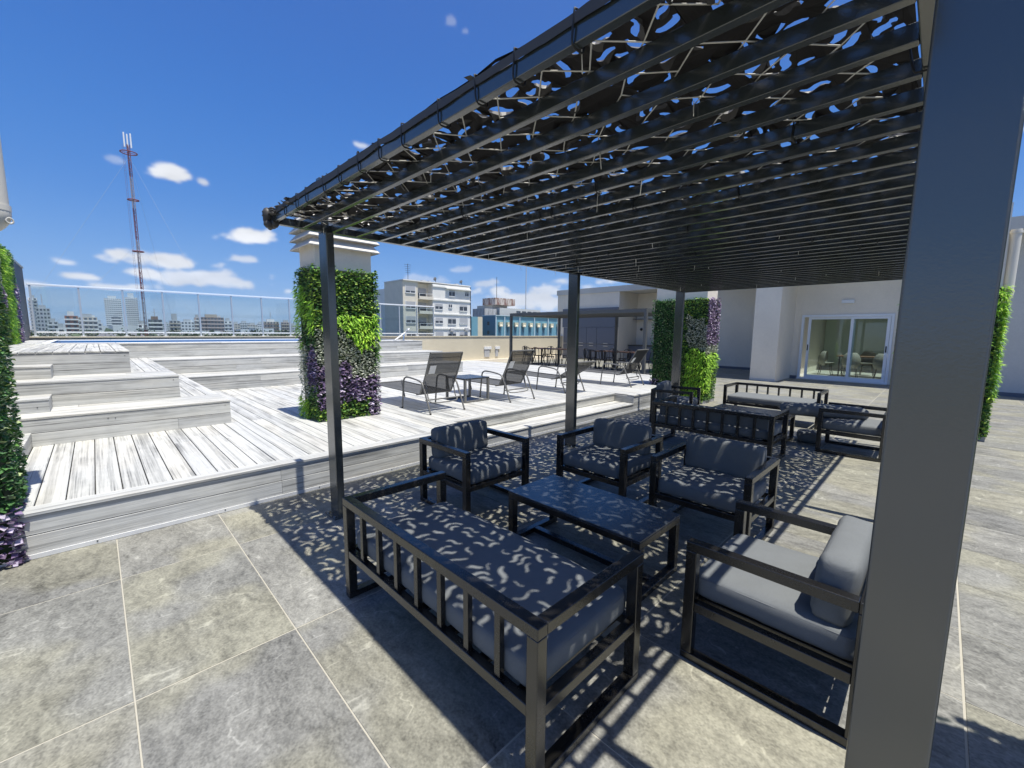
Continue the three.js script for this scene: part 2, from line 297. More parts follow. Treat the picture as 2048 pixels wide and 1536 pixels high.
  boards(st, 'tread_board', 7.45, E3 + .006, H3 - t, H3, BK, -12.25, 'z');
  for (let x = X3 + .008; x < E3; x += 1.8) plank(st, 'tread_board', x, Math.min(E3 + .006, x + 1.797), H3 - t, H3, -12.18, R3 + .008, 'x');
  // half-height step blocks at the left
  const blk = (x, z0, z1, y0, y1) => { plank(st, 'step_block_top', XL, x + .005, y1 - t, y1, z0, z1 + .006, 'x'); plank(st, 'step_block_front', XL, x, y0 + .001, y1 - t - .002, z1 - .02, z1, 'x'); plank(st, 'step_block_side', x - .02, x, y0 + .001, y1 - t - .002, z0, z1 - .021, 'z'); };
  blk(-.545, Z1 + .001, -5.75, H0, .475); blk(-.41, Z2 + .001, -6.84, H1, .785); blk(-.415, Z3 + .001, -7.72, H2, 1.085);
  for (const [x, y, z] of [[1.15, .60, Z1], [.1, .575, Z1], [.04, .58, Z1], [.72, .90, Z2], [.29, 1.2, Z3], [-.5, .72, -6.84]]) part(st, 'screw', sg, M.tie, [x, y - .03, z + .002]);
  // pool basin, coping and water
  const pl = struct('swimming_pool', 'long blue swimming pool with white coping behind the top step', 'pool');
  part(pl, 'basin', mergeGeometries([box3(-.66, 7.44, .30, .42, -15.9, -12.2), box3(-.66, 7.44, .42, 1.215, -15.95, -15.85), box3(-.66, 7.44, .42, 1.215, -12.3, -12.19), box3(-.70, -.63, .42, 1.215, -15.9, -12.25), box3(7.40, 7.46, .42, 1.215, -15.9, -12.25)]), M.poolTile);
  const wg = new THREE.PlaneGeometry(8.0, 3.52, 90, 40); wg.rotateX(-Math.PI / 2); { const p = wg.attributes.position; for (let i = 0; i < p.count; i++) p.setY(i, .006 * (fbm(p.getX(i) / 8, p.getZ(i) / 8, 22, 22, 3) - .5)); wg.computeVertexNormals(); }
  part(pl, 'water', wg, M.water, [3.39, 1.185, -14.08]);
  for (let x = -.70; x < 7.4; x += 1.02) bar(pl, 'coping_stone', M.white, x, Math.min(7.46, x + 1.016), 1.216, 1.258, -12.32, -12.186, .006);
  for (let x = -.70; x < 7.4; x += 1.02) bar(pl, 'coping_stone', M.white, x, Math.min(7.46, x + 1.016), 1.216, 1.252, -15.98, -15.86, .006);
  bar(pl, 'coping_stone', M.white, -.74, -.64, 1.246, 1.258, -15.85, -12.33, .004);
  // handrail
  const hr = thing('pool_handrail', 'slanted white tubular handrail at the right end of the pool steps', 'handrail', [6.75, H3, -12.1]);
  const curve = new THREE.CatmullRomCurve3([[0, .0, 0], [.02, .03, 0], [.2, .14, -.01], [.42, .29, -.03], [.56, .37, -.08], [.58, .36, -.2], [.58, .2, -.42], [.58, -.2, -.5]].map(p => new THREE.Vector3(...p)));
  part(hr, 'tube', new THREE.TubeGeometry(curve, 60, .021, 10), M.white); part(hr, 'flange', new THREE.CylinderGeometry(.05, .05, .012, 16), M.steel, [0, .006, 0]);
  part(hr, 'grip', new THREE.TubeGeometry(new THREE.CatmullRomCurve3([[.36, .25, -.025], [.46, .318, -.04], [.55, .364, -.075]].map(p => new THREE.Vector3(...p))), 14, .025, 10), M.gunGrip || (M.gunGrip = std(lin(.2, .21, .23), .6)));
}

// ------------------------------------------------------------------ pergola
const PY0 = 2.305, PY1 = 2.357, PZF = -3.46, PZN = -.072, PXL = .965, PITCH = .205, NS = 34;
const PXR = PXL + NS * PITCH + .04;
{
  const pg = thing('pergola', 'dark grey steel pergola with a flat slatted roof over the lounge seating', 'pergola', [0, 0, 0]);
  const post = (x, z0, z1, top) => { const p = bar(pg, 'post', M.paint, x, x + .062, .006, top, z0, z1, .006); p.userData.label = 'rectangular dark steel post'; bar(pg, 'base_plate', M.paint, x - .04, x + .102, .0, .008, z0 - .03, z1 + .03, .002); const bg = new THREE.CylinderGeometry(.008, .008, .012, 6); for (const sx of [-.026, .088]) for (const zz of [z0 + .01, z1 - .01]) part(pg, 'bolt', bg, M.steel, [x + sx, .013, zz]); };
  for (const x of [1.328, 4.528, 7.74]) { post(x, -3.54, -3.39, PY0 - .001); bar(pg, 'post_extension', M.paint, x, x + .062, PY0 - .0005, 2.72, -3.54, -3.475, .004); }
  for (const x of [1.300, 4.528, 7.74]) post(x, -.0755, .072, PY1 - .002);
  bar(pg, 'edge_beam', M.paint, PXL, PXR, PY0, PY1, PZF - .01, PZF + .04); bar(pg, 'edge_beam', M.paint, PXL, PXR, PY0, PY1, PZN - .0405, PZN - .004);
  const sgeo = worldUVlate(.030, PY1 - PY0 - .002, (PZN - .041) - (PZF + .04), 1, .003); const cz = ((PZN - .041) + (PZF + .04)) / 2;
  for (let i = 0; i <= NS; i++) part(pg, 'roof_slat', sgeo, M.paint, [PXL + .015 + i * PITCH, (PY0 + PY1) / 2, cz]);
}
// camouflage shade net: fabric with curved cut-outs and curled flaps, on a diamond grid of white cord
{
  const nt = thing('shade_net', 'dark camouflage shade net with leaf-shaped cut-outs laid over the pergola slats', 'shade net');
  const x0 = PXL + .005, x1 = PXR, z0 = PZF - .01, z1 = -.128, NXc = 17, NZc = 8, cw = (x1 - x0) / NXc, ch = (z1 - z0) / NZc;
  const YB = PY1 + .012;
  const hy = (x, z) => YB + .020 * fbm(x / 8 + .03, z / 8 + .6, 40, 40, 2) + .022 * fbm(x / 8, z / 8 + .5, 110, 110, 1);
  const pos = [], uv = [], fp = [], fu = [];
  const tri = (P, U, a, b, c) => { for (const p of [a, b, c]) { P.push(p[0], p[1], p[2]); U.push(p[0], p[2]); } };
  for (let i = 0; i < NXc; i++) for (let j = 0; j < NZc; j++) {
    const ax = x0 + i * cw, az = z0 + j * ch, holes = [], spine = [];
    for (let tr = 0; tr < 1500 && holes.length < 46; tr++) {
      const L = rr(.055, .15), W = rr(.009, .017), th = rr(0, Math.PI * 2), s = (rnd() < .75 ? 1 : 0) * (rnd() < .5 ? 1 : -1), bend = rr(.55, 1.35), cx = ax + rr(.03, .97) * cw, cz = az + rr(.03, .97) * ch;
      const pts = [], K = 7; let px = 0, pz = 0, a = th;
      for (let k = 0; k <= K; k++) { pts.push([px, pz, a]); const kap = s ? Math.sin(k / K * Math.PI * 2) * bend * s : bend * .55; a += kap * .55; px += Math.cos(a) * L / K; pz += Math.sin(a) * L / K; }
      const mx = px / 2, mz = pz / 2; let ok = true; const abs = pts.map(p => [p[0] - mx + cx, p[1] - mz + cz, p[2]]);
      for (const p of abs) { if (p[0] < ax + W + .004 || p[0] > ax + cw - W - .004 || p[1] < az + W + .004 || p[1] > az + ch - W - .004) { ok = false; break; } for (const q of spine) if (Math.hypot(p[0] - q[0], p[1] - q[1]) < W + q[2] + .006) { ok = false; break; } if (!ok) break; }
      if (!ok) continue;
      const lft = [], rgt = []; abs.forEach((p, k) => { const w = W * (.35 + .75 * Math.sin((k + .35) / (K + .7) * Math.PI)); const nx = -Math.sin(p[2]), nz = Math.cos(p[2]); lft.push([p[0] + nx * w, p[1] + nz * w]); rgt.push([p[0] - nx * w, p[1] - nz * w]); spine.push([p[0], p[1], W]); });
      holes.push(lft.concat(rgt.reverse()).map(p => new THREE.Vector2(p[0], p[1])));
      if (rnd() < .88) {      // the cut tongue curls up or down along one edge
        const dn = rnd() < .7 ? -1 : 1, ang = rr(1.2, 2.1), wv = rr(.018, .042);
        for (let k = 0; k < K; k++) {
          const e = (kk) => { const p = lft[kk], r = abs[kk]; const nx = -Math.sin(r[2]), nz = Math.cos(r[2]); const ww = wv * Math.sin((kk + .2) / (K + .4) * Math.PI); const y = hy(p[0], p[1]); return [[p[0], y, p[1]], [p[0] - nx * Math.cos(ang * .5) * ww * .55, y + dn * Math.sin(ang * .5) * ww * .55, p[1] - nz * Math.cos(ang * .5) * ww * .55], [p[0] - nx * Math.cos(ang) * ww, y + dn * Math.sin(ang) * ww, p[1] - nz * Math.cos(ang) * ww]]; };
          const A = e(k), B = e(k + 1); for (const m of [0, 1]) { tri(fp, fu, A[m], B[m], B[m + 1]); tri(fp, fu, A[m], B[m + 1], A[m + 1]); }
        }
      }
    }
    const V = [[0, 0], [.25, 0], [.5, 0], [.75, 0], [1, 0], [1, .25], [1, .5], [1, .75], [1, 1], [.75, 1], [.5, 1], [.25, 1], [0, 1], [0, .75], [0, .5], [0, .25]].map(p => new THREE.Vector2(ax + p[0] * cw, az + p[1] * ch));
    const faces = THREE.ShapeUtils.triangulateShape(V.slice(), holes.map(h => h.slice())), all = V.concat(...holes);
    for (const f of faces) { const P = f.map(k => [all[k].x, hy(all[k].x, all[k].y), all[k].y]); tri(pos, uv, P[0], P[2], P[1]); }
  }
  part(nt, 'fabric', geoFrom(pos, uv), M.net);
  const fl = part(nt, 'cut_flaps', geoFrom(fp, fu), M.flap); fl.userData.kind = 'stuff';
  // rolled border over the outer beam with ragged lumps at the corner
  const bp = [], bu = [], SEG = 120;
  const prof = (k) => { const z = z0 + (z1 - z0) * k / SEG, w = .010 + .020 * fbm(k / SEG, .3, 24, 4, 3); const lift = .012 * fbm(k / SEG, .7, 30, 4, 2); return [[x0 + .03, hy(x0 + .03, z), z], [x0, YB + .012 + lift, z], [x0 - .014, YB + .002 + lift, z], [x0 - .010 - lift * .4, YB - w, z]]; };
  for (let k = 0; k < SEG; k++) { const A = prof(k), B = prof(k + 1); for (let m = 0; m < 3; m++) { tri(bp, bu, A[m], B[m], B[m + 1]); tri(bp, bu, A[m], B[m + 1], A[m + 1]); } }
  for (let k = 0; k < 46; k++) { const z = rr(z0, z1), far = rnd() < .6, zz = far ? z0 + rr(0, .6) : z, l = rr(.014, .034), th = rr(-.7, .7), up = rr(-.3, .55), w = l * rr(.3, .5), bx = x0 - rr(-.01, .012), by = YB + rr(-.004, .016); const d = [-Math.cos(up) * Math.cos(th), Math.sin(up), Math.sin(th)], A = [bx, by, zz - w], B = [bx, by, zz + w], C = [bx + d[0] * l * .6, by + d[1] * l * .9, zz + w * .9 + d[2] * l], D = [bx + d[0] * l * .6, by + d[1] * l * .9, zz - w * .9 + d[2] * l], E2 = [bx + d[0] * l, by + d[1] * l * 1.2 - .006, zz + d[2] * l * 1.6]; tri(bp, bu, A, B, C); tri(bp, bu, A, C, D); tri(bp, bu, D, C, E2); }
  part(nt, 'rolled_border', geoFrom(bp, bu), M.flap);
  const lumps = [];
  for (let k = 0; k < 34; k++) { const far = true, z = far ? z0 + rr(-.06, .55) * (rnd()) : rr(z0, z1), g = new THREE.SphereGeometry(rr(.012, .026), 7, 5); g.scale(rr(.7, 1.6), rr(.25, .6), rr(.9, 2.2)); g.rotateY(rr(0, 3)); g.translate(x0 + rr(-.025, .02), YB + rr(-.02, .022), z); lumps.push(g); }
  for (let k = 0; k < 14; k++) { const g = new THREE.SphereGeometry(rr(.02, .034), 7, 5); g.scale(1, rr(.7, 1.5), 1); g.translate(x0 + rr(-.04, .02), YB - rr(0, .11), z0 + rr(-.005, .06)); lumps.push(g); }
  part(nt, 'bunched_edge', mergeGeometries(lumps), M.flap).userData.kind = 'stuff';
  // cords
  const cords = [], cy = PY1 + .006;
  const seg = (a, b, r) => { const A = new THREE.Vector3(...a), B = new THREE.Vector3(...b), l = A.distanceTo(B); if (l < .004) return; const g = new THREE.CylinderGeometry(r, r, l, 4, 1, true); g.rotateX(Math.PI / 2); g.lookAt(B.clone().sub(A)); g.translate((A.x + B.x) / 2, (A.y + B.y) / 2, (A.z + B.z) / 2); cords.push(g); };
  const nodes = {}; const nd = (i, j) => { const k = i + '_' + j; if (!(k in nodes)) nodes[k] = [x0 + i * .1 + rr(-.012, .012), cy + rr(-.004, .006), z0 + j * .1 + rr(-.012, .012)]; return nodes[k]; };
  for (let i = 0; i <= 70; i++) for (let j = 0; j <= 33; j++) { if ((i + j) % 2) continue; for (const s of [1, -1]) { if (j + s < 0 || j + s > 33 || i + 1 > 70) continue; if (rnd() < .12) continue; seg(nd(i, j), nd(i + 1, j + s), .0026); } }
  for (let k = 0; k < 60; k++) { const x = rr(x0, x1), z = rnd() < .35 ? z0 + rr(-.01, .05) : rr(z0, z1), y = PY1; seg([x, y, z], [x + rr(-.01, .01), y - rr(.03, .11), z + rr(-.01, .01)], .0019); }
  const c = part(nt, 'cord_grid', mergeGeometries(cords), M.cord); c.userData.kind = 'stuff';
  // cable ties round the outer beam and some slats
  const loop = (cx, z, w) => { const a = w / 2 + .004, y0 = PY0 - .005, y1 = PY1 + .03; const sk = rr(-.012, .012); const P = [[cx - a, y1, z + sk], [cx - a, y0 + .01, z], [cx - a + .01, y0, z], [cx + a - .01, y0, z], [cx + a, y0 + .01, z], [cx + a, y1, z + sk]].map(p => new THREE.Vector3(...p)); return new THREE.TubeGeometry(new THREE.CatmullRomCurve3(P, true, 'catmullrom', .1), 26, .0032, 5, true); };
  for (let k = 0; k < 15; k++) part(nt, 'cable_tie', loop(PXL + .02, z0 + .12 + k * .218 + rr(-.03, .03), .045), M.tie);
  for (let k = 0; k < 40; k++) part(nt, 'cable_tie', loop(PXL + .02 + PITCH * (3 + Math.floor(rnd() * 30)), rr(z0 + .1, z1 - .1), .045), M.tie);
  for (let k = 0; k < 5; k++) { const z = -.10, x = 1.25 + k * .5; const P = [[x, PY1 + .03, z - .045], [x, PY0 - .002, z - .028], [x, PY0 - .004, z + .02], [x, PY1 + .004, z + .03]].map(p => new THREE.Vector3(...p)); part(nt, 'cable_tie', new THREE.TubeGeometry(new THREE.CatmullRomCurve3(P, true, 'catmullrom', .1), 22, .0032, 5, true), M.tie); }
}

// ------------------------------------------------------------------ lounge furniture
function cushionGeo(w, h, d, puff = .018, r = .035, sd = 1) {
  let g = new RoundedBoxGeometry(w, h, d, 6, r); g.deleteAttribute('normal'); g.deleteAttribute('uv'); g = mergeVertices(g, 1e-4);
  // subdivide the broad faces a little by moving vertices only: rounded box already carries rows near the edges
  const p = g.attributes.position;
  for (let i = 0; i < p.count; i++) {
    const x = p.getX(i), y = p.getY(i), z = p.getZ(i), fx = 1 - Math.pow(2 * x / w, 2), fy = 1 - Math.pow(2 * y / h, 2), fz = 1 - Math.pow(2 * z / d, 2);
    const n = fbm(x / 4 + sd * .37, (z + y) / 4 + sd * .11, 24, 24, 3) - .5;
    p.setXYZ(i, x + Math.sign(x) * puff * .5 * Math.max(0, fy) * Math.max(0, fz) + n * .004, y + Math.sign(y) * puff * Math.max(0, fx) * Math.max(0, fz) + n * .008, z + Math.sign(z) * puff * .5 * Math.max(0, fx) * Math.max(0, fy) + n * .004);
  }
  g.computeVertexNormals(); const u = new Float32Array(p.count * 2); for (let i = 0; i < p.count; i++) { u[2 * i] = (p.getX(i) + p.getY(i) * .7) * 3; u[2 * i + 1] = (p.getZ(i) + p.getY(i) * .7) * 3; } g.setAttribute('uv', new THREE.BufferAttribute(u, 2)); return g;
}
// dense rounded box so that puffed faces bend smoothly
function softBox(w, h, d, puff, r, sd) {
  const N = [Math.max(6, Math.round(w / .045)), Math.max(5, Math.round(h / .03)), Math.max(6, Math.round(d / .045))];
  let g = new THREE.BoxGeometry(w, h, d, ...N); g.deleteAttribute('normal'); g.deleteAttribute('uv'); g = mergeVertices(g, 1e-4);
  const p = g.attributes.position, v = new THREE.Vector3(), c = new THREE.Vector3(), R = r;
  for (let i = 0; i < p.count; i++) {
    v.fromBufferAttribute(p, i); c.set(Math.max(-w / 2 + R, Math.min(w / 2 - R, v.x)), Math.max(-h / 2 + R, Math.min(h / 2 - R, v.y)), Math.max(-d / 2 + R, Math.min(d / 2 - R, v.z)));
    const o = v.clone().sub(c); if (o.length() > 1e-6) { o.setLength(R); } v.copy(c).add(o);
    const fx = 1 - Math.pow(2 * v.x / w, 2), fy = 1 - Math.pow(2 * v.y / h, 2), fz = 1 - Math.pow(2 * v.z / d, 2), n = fbm(v.x / 4 + sd * .37, (v.z + v.y * .6) / 4 + sd * .11, 36, 36, 3) - .5;
    const nn = o.length() > 1e-6 ? o.normalize() : new THREE.Vector3();
    v.x += nn.x * (puff * .5 * Math.max(0, fy) * Math.max(0, fz)) + nn.x * n * .010; v.y += nn.y * (puff * Math.max(0, fx) * Math.max(0, fz)) + nn.y * n * .012; v.z += nn.z * (puff * .5 * Math.max(0, fx) * Math.max(0, fy)) + nn.z * n * .010;
    p.setXYZ(i, v.x, v.y, v.z);
  }
  g.computeVertexNormals(); const u = new Float32Array(p.count * 2); for (let i = 0; i < p.count; i++) { u[2 * i] = (p.getX(i) + p.getY(i) * .7) * 2.5; u[2 * i + 1] = (p.getZ(i) + p.getY(i) * .7) * 2.5; } g.setAttribute('uv', new THREE.BufferAttribute(u, 2)); return g;
}
function pipingGeo(w, d, y, r) { const P = []; const q = (x, z) => P.push(new THREE.Vector3(x, y, z)); const a = w / 2 - .004, b = d / 2 - .004; q(-a + r, -b); q(a - r, -b); q(a - .01, -b + .01); q(a, -b + r); q(a, b - r); q(a - .01, b - .01); q(a - r, b); q(-a + r, b); q(-a + .01, b - .01); q(-a, b - r); q(-a, -b + r); q(-a + .01, -b + .01); return new THREE.TubeGeometry(new THREE.CatmullRomCurve3(P, true, 'catmullrom', .05), 90, .0032, 5, true); }
// frame of an armchair or sofa; local +z is the front, origin on the floor under the middle
const T = .05, SEATY = .30;
function seatThing(name, label, cat, pos, ry, group, W, D, Ht, slats, backCushion, sd) {
  const o = thing(name, label, cat, pos, ry, group), w = W / 2, d = D / 2;
  for (const s of [-1, 1]) {
    const xa = s < 0 ? -w : w - T, xb = xa + T;
    bar(o, 'leg', M.frame, xa, xb, T * .8, Ht - .045, d - T, d); bar(o, 'leg', M.frame, xa, xb, T * .8, Ht - .045, -d, -d + T);
    bar(o, 'arm_rail', M.frame, xa, xb, Ht - .045, Ht, -d + T, d); bar(o, 'sled_bar', M.frame, xa, xb, .004, T * .8, -d, d);
    bar(o, 'seat_rail', M.frame, xa + .004, xb - .004, .255, SEATY, -d + T, d - T);
    for (const z of [-d + .03, d - .03]) part(o, 'glide', new THREE.CylinderGeometry(.012, .012, .004, 10), M.tie, [xa + T / 2, .002, z]);
  }
  bar(o, 'back_rail', M.frame, -w, w, Ht - .045, Ht, -d, -d + T); bar(o, 'seat_rail', M.frame, -w + T, w - T, .255, SEATY, -d + .003, -d + .043); bar(o, 'seat_rail', M.frame, -w + T, w - T, .255, SEATY, d - .043, d - .003);
  const n = slats; for (let i = 1; i <= n; i++) { const x = -w + .025 + (W - .05) * i / (n + 1); bar(o, 'back_slat', M.frame, x - .015, x + .015, SEATY, Ht - .045, -d + .012, -d + .036, .002); }
  for (let i = 0; i < (W > 1 ? 7 : 4); i++) { const x = -w + T + .06 + (W - 2 * T - .12) * i / ((W > 1 ? 7 : 4) - 1); bar(o, 'seat_slat', M.frame, x - .025, x + .025, SEATY - .03, SEATY - .012, -d + .043, d - .043, .002); }
  const cw = W - 2 * T - .012, cd = D - .06, cy = SEATY + .062;
  const cu = part(o, 'seat_cushion', softBox(cw, .125, cd, .012, .032, sd), M.cushion, [0, cy, .012]); part(cu, 'piping', pipingGeo(cw, cd, .040, .03), M.piping);
  if (backCushion && W > 1) part(o, 'back_cushion', softBox(cw - .03, .20, .135, .008, .036, sd + 3), M.cushion, [0, .50, -d + .135], [-.05, 0, 0]); else if (backCushion) { const b = part(o, 'back_cushion', softBox(cw - .03, .275, .135, .008, .036, sd + 3), M.cushion, [0, .55, -d + .135], [-.07, 0, 0]); }
  return o;
}
const LG = 'lounge armchairs under the pergola';
seatThing('outdoor_sofa', 'black slatted-back two-seat sofa without back cushion, nearest the camera', 'sofa', [1.28, 0, -1.57], Math.PI / 2, null, 1.50, .69, .605, 7, false, 1);
seatThing('outdoor_sofa', 'black slatted-back sofa with dark back cushion between the two coffee tables', 'sofa', [5.845, 0, -2.02], Math.PI / 2, null, 1.50, .69, .605, 7, true, 2);
seatThing('outdoor_sofa', 'farthest black slatted sofa with a sunlit grey seat cushion, facing the camera', 'sofa', [8.645, 0, -2.035], -Math.PI / 2, null, 1.49, .69, .605, 7, false, 3);
seatThing('lounge_armchair', 'black armchair beside the first pergola post, backing onto the deck riser', 'armchair', [2.395, 0, -2.905], 0, LG, .74, .68, .59, 3, true, 4);
seatThing('lounge_armchair', 'black armchair beside the second pergola post, facing the nearest coffee table', 'armchair', [3.39, 0, -2.115], -Math.PI / 2, LG, .73, .68, .59, 3, true, 5);
seatThing('lounge_armchair', 'black armchair in the middle with dark back cushion, right of its twin', 'armchair', [3.395, 0, -1.165], -Math.PI / 2, LG, .73, .68, .59, 3, true, 6);
seatThing('lounge_armchair', 'black armchair with sunlit grey cushions beside the nearest post', 'armchair', [2.255, 0, -.41], Math.PI, LG, .72, .68, .59, 3, true, 7);
seatThing('lounge_armchair', 'black armchair beside the far planted pillar, turned slightly', 'armchair', [7.22, 0, -3.2], .21, LG, .73, .68, .59, 3, true, 8);
seatThing('lounge_armchair', 'far right black armchair, half in sun, behind the nearest post', 'armchair', [7.09, 0, -.71], Math.PI, LG, .72, .69, .59, 3, false, 9);
function coffeeTable(label, x0, x1, z0, z1, h) {
  const cx = (x0 + x1) / 2, cz = (z0 + z1) / 2, w = (x1 - x0) / 2, d = (z1 - z0) / 2, o = thing('coffee_table', label, 'coffee table', [cx, 0, cz], 0);
  bar(o, 'table_top', M.table, -w + .0, w - .0, h - .012, h, -d, d, .003);
  for (const s of [-1, 1]) { const za = s < 0 ? -d : d - T, zb = za + T; for (const q of [-1, 1]) { const xa = q < 0 ? -w : w - T; bar(o, 'leg', M.frame, xa, xa + T, .042, h - .056, za, zb); } bar(o, 'sled_bar', M.frame, -w, w, .003, .042, za, zb); bar(o, 'top_rail', M.frame, -w, w, h - .056, h - .013, za, zb); }
  for (const q of [-1, 1]) { const xa = q < 0 ? -w : w - T; bar(o, 'top_rail', M.frame, xa, xa + T, h - .056, h - .013, -d + T, d - T); }
  bar(o, 'floor_stretcher', M.frame, -.025, .025, .003, .042, -d + T, d - T); return o;
}
coffeeTable('long black coffee table in front of the nearest sofa', 2.085, 2.605, -2.14, -1.08, .39);
coffeeTable('black coffee table in the far seating group', 6.85, 7.37, -2.48, -1.43, .39);
function looseCushion(label, pos, rot, w, h, d, sd) { const o = part(scene, uname('loose_cushion'), softBox(w, h, d, .02, .05, sd), M.cushion, pos, rot); tag(o, label, 'cushion'); return o; }
looseCushion('dark back cushion fallen to the floor in front of the nearest sofa', [1.76, .145, -1.66], [0, Math.PI / 2, 0], 1.33, .27, .13, 11);
looseCushion('long dark cushion laid across the seat of the far right armchair', [7.06, .51, -1.06], [.02, -1.08, 0], .98, .14, .27, 12);
looseCushion('dark cushion lying on the floor beside the far coffee table', [7.33, .075, -1.24], [0, .25, 0], .36, .14, .27, 13);

// ------------------------------------------------------------------ planted chimney pillars
const leafShapes = {
  boxwood: (() => { const g = geoFrom([0, 0, 0, .5, .10, .42, 0, .03, 1, 0, 0, 0, 0, .03, 1, -.5, .10, .42], [0, 0, 1, 0, 1, 1, 0, 0, 1, 1, 0, 1]); return g; })(),
  fern: geoFrom([-.08, 0, 0, .08, 0, 0, .10, .12, .5, -.08, 0, 0, .10, .12, .5, -.10, .12, .5, -.10, .12, .5, .10, .12, .5, 0, .02, 1], [0, 0, 1, 0, 1, 1, 0, 0, 1, 1, 0, 1, 0, 1, 1, 1, 0, 0]),
  round: geoFrom([0, 0, 0, .42, .06, .35, .30, .03, .85, 0, 0, 0, .30, .03, .85, -.30, .03, .85, 0, 0, 0, -.30, .03, .85, -.42, .06, .35], [0, 0, 1, 0, 1, 1, 0, 0, 1, 1, 0, 1, 0, 0, 1, 1, 0, 0])
};
const leafMat = (o = {}) => new THREE.MeshPhysicalMaterial({ color: 0xffffff, roughness: .75, transmission: .3, thickness: 0, side: THREE.DoubleSide, ...o });
const PL = {
  boxwood: { shape: 'boxwood', size: [.030, .046], col: [[.040, .125, .014], [.065, .17, .016], [.026, .085, .012], [.20, .30, .03]], hi: .30, den: 2500, out: .045, name: 'boxwood_leaves' },  // last colour paints lime sunlit highlights on some leaves
  dark: { shape: 'boxwood', size: [.028, .042], col: [[.022, .085, .013], [.030, .11, .016], [.042, .135, .02], [.24, .30, .14]], hi: .16, den: 2500, out: .045, name: 'dark_green_leaves' },
  fern: { shape: 'fern', size: [.06, .105], col: [[.20, .38, .015], [.26, .44, .02], [.13, .27, .012], [.34, .48, .04]], den: 2300, out: .055, name: 'lime_fern_leaves' },
  silver: { shape: 'round', size: [.020, .034], col: [[.36, .38, .31], [.26, .29, .21], [.46, .47, .41], [.12, .15, .08]], den: 4300, out: .04, name: 'silver_leaves' },
  purple: { shape: 'boxwood', size: [.032, .05], col: [[.115, .075, .15], [.16, .11, .20], [.07, .045, .09], [.42, .37, .46]], hi: .2, den: 2500, out: .05, name: 'purple_leaves' }
};
const leafM = leafMat();
function foliage(parent, faces, zone, y0, y1) {
  // faces: {o:[x,z] start, u:[dx,dz] direction, n:[nx,nz] outward normal, w: width}
  const buckets = {}; const X = new THREE.Vector3(), Y = new THREE.Vector3(), Z = new THREE.Vector3(), mat = new THREE.Matrix4(), up = new THREE.Vector3(0, 1, 0);
  faces.forEach((f, fi) => {
    const area = f.w * (y1 - y0), maxDen = 4300, n = Math.round(area * maxDen);
    for (let k = 0; k < n; k++) {
      const u = rnd(), v = rnd(), ty = zone(fi, u + .05 * (vn(u * 9 + fi * 31, v * 20, 64, 64) - .5) * 2, v + .035 * (vn(u * 13 + 7, v * 16 + fi * 13, 64, 64) - .5) * 2), P = PL[ty];
      if (rnd() > P.den / maxDen) continue;
      const nrm = new THREE.Vector3(f.n[0], 0, f.n[1]), tan = new THREE.Vector3(f.u[0], 0, f.u[1]);
      const lump = vn(u * f.w * 7 + fi * 40, v * (y1 - y0) * 7, 64, 64), dep = P.out * (.25 + .75 * rnd()) * (.55 + .75 * lump);
      const fall = ty === 'fern' ? -.75 : ty === 'silver' ? .15 : -.1;
      Z.copy(nrm).multiplyScalar(rr(.35, 1)).addScaledVector(tan, rr(-.95, .95)).addScaledVector(up, rr(-.75, .75) + fall).normalize();   // leaf direction
      X.copy(tan).addScaledVector(up, rr(-.6, .6)).addScaledVector(nrm, rr(-.5, .5)); X.addScaledVector(Z, -X.dot(Z)).normalize(); Y.crossVectors(Z, X).normalize(); if (Y.y < 0 && rnd() < .7) { Y.negate(); X.negate(); }
      const s = rr(...P.size), sx = s * (P.shape === 'fern' ? 1 : rr(.75, 1.15));
      const px = f.o[0] + f.u[0] * u * f.w + f.n[0] * dep, pz = f.o[1] + f.u[1] * u * f.w + f.n[1] * dep, py = y0 + v * (y1 - y0) + rr(-.012, .012);
      mat.makeBasis(X.clone().multiplyScalar(sx), Y.clone().multiplyScalar(s), Z.clone().multiplyScalar(s)); mat.setPosition(px, py, pz);
      const ci = P.col.length === 4 ? (rnd() < (P.hi || .14) ? 3 : Math.floor(rnd() * 3)) : Math.floor(rnd() * 3), c = P.col[ci], b = rr(.75, 1.25) * 1.6;
      (buckets[ty] ||= []).push([mat.clone(), [c[0] * b, c[1] * b, c[2] * b]]);
    }
  });
  for (const ty in buckets) {
    const L = buckets[ty], im = new THREE.InstancedMesh(leafShapes[PL[ty].shape], leafM, L.length); im.name = PL[ty].name; im.userData.kind = 'stuff'; im.castShadow = im.receiveShadow = true; const col = new THREE.Color();
    L.forEach(([m, c], i) => { im.setMatrixAt(i, m); im.setColorAt(i, col.setRGB(...c)); }); parent.add(im);
  }
}
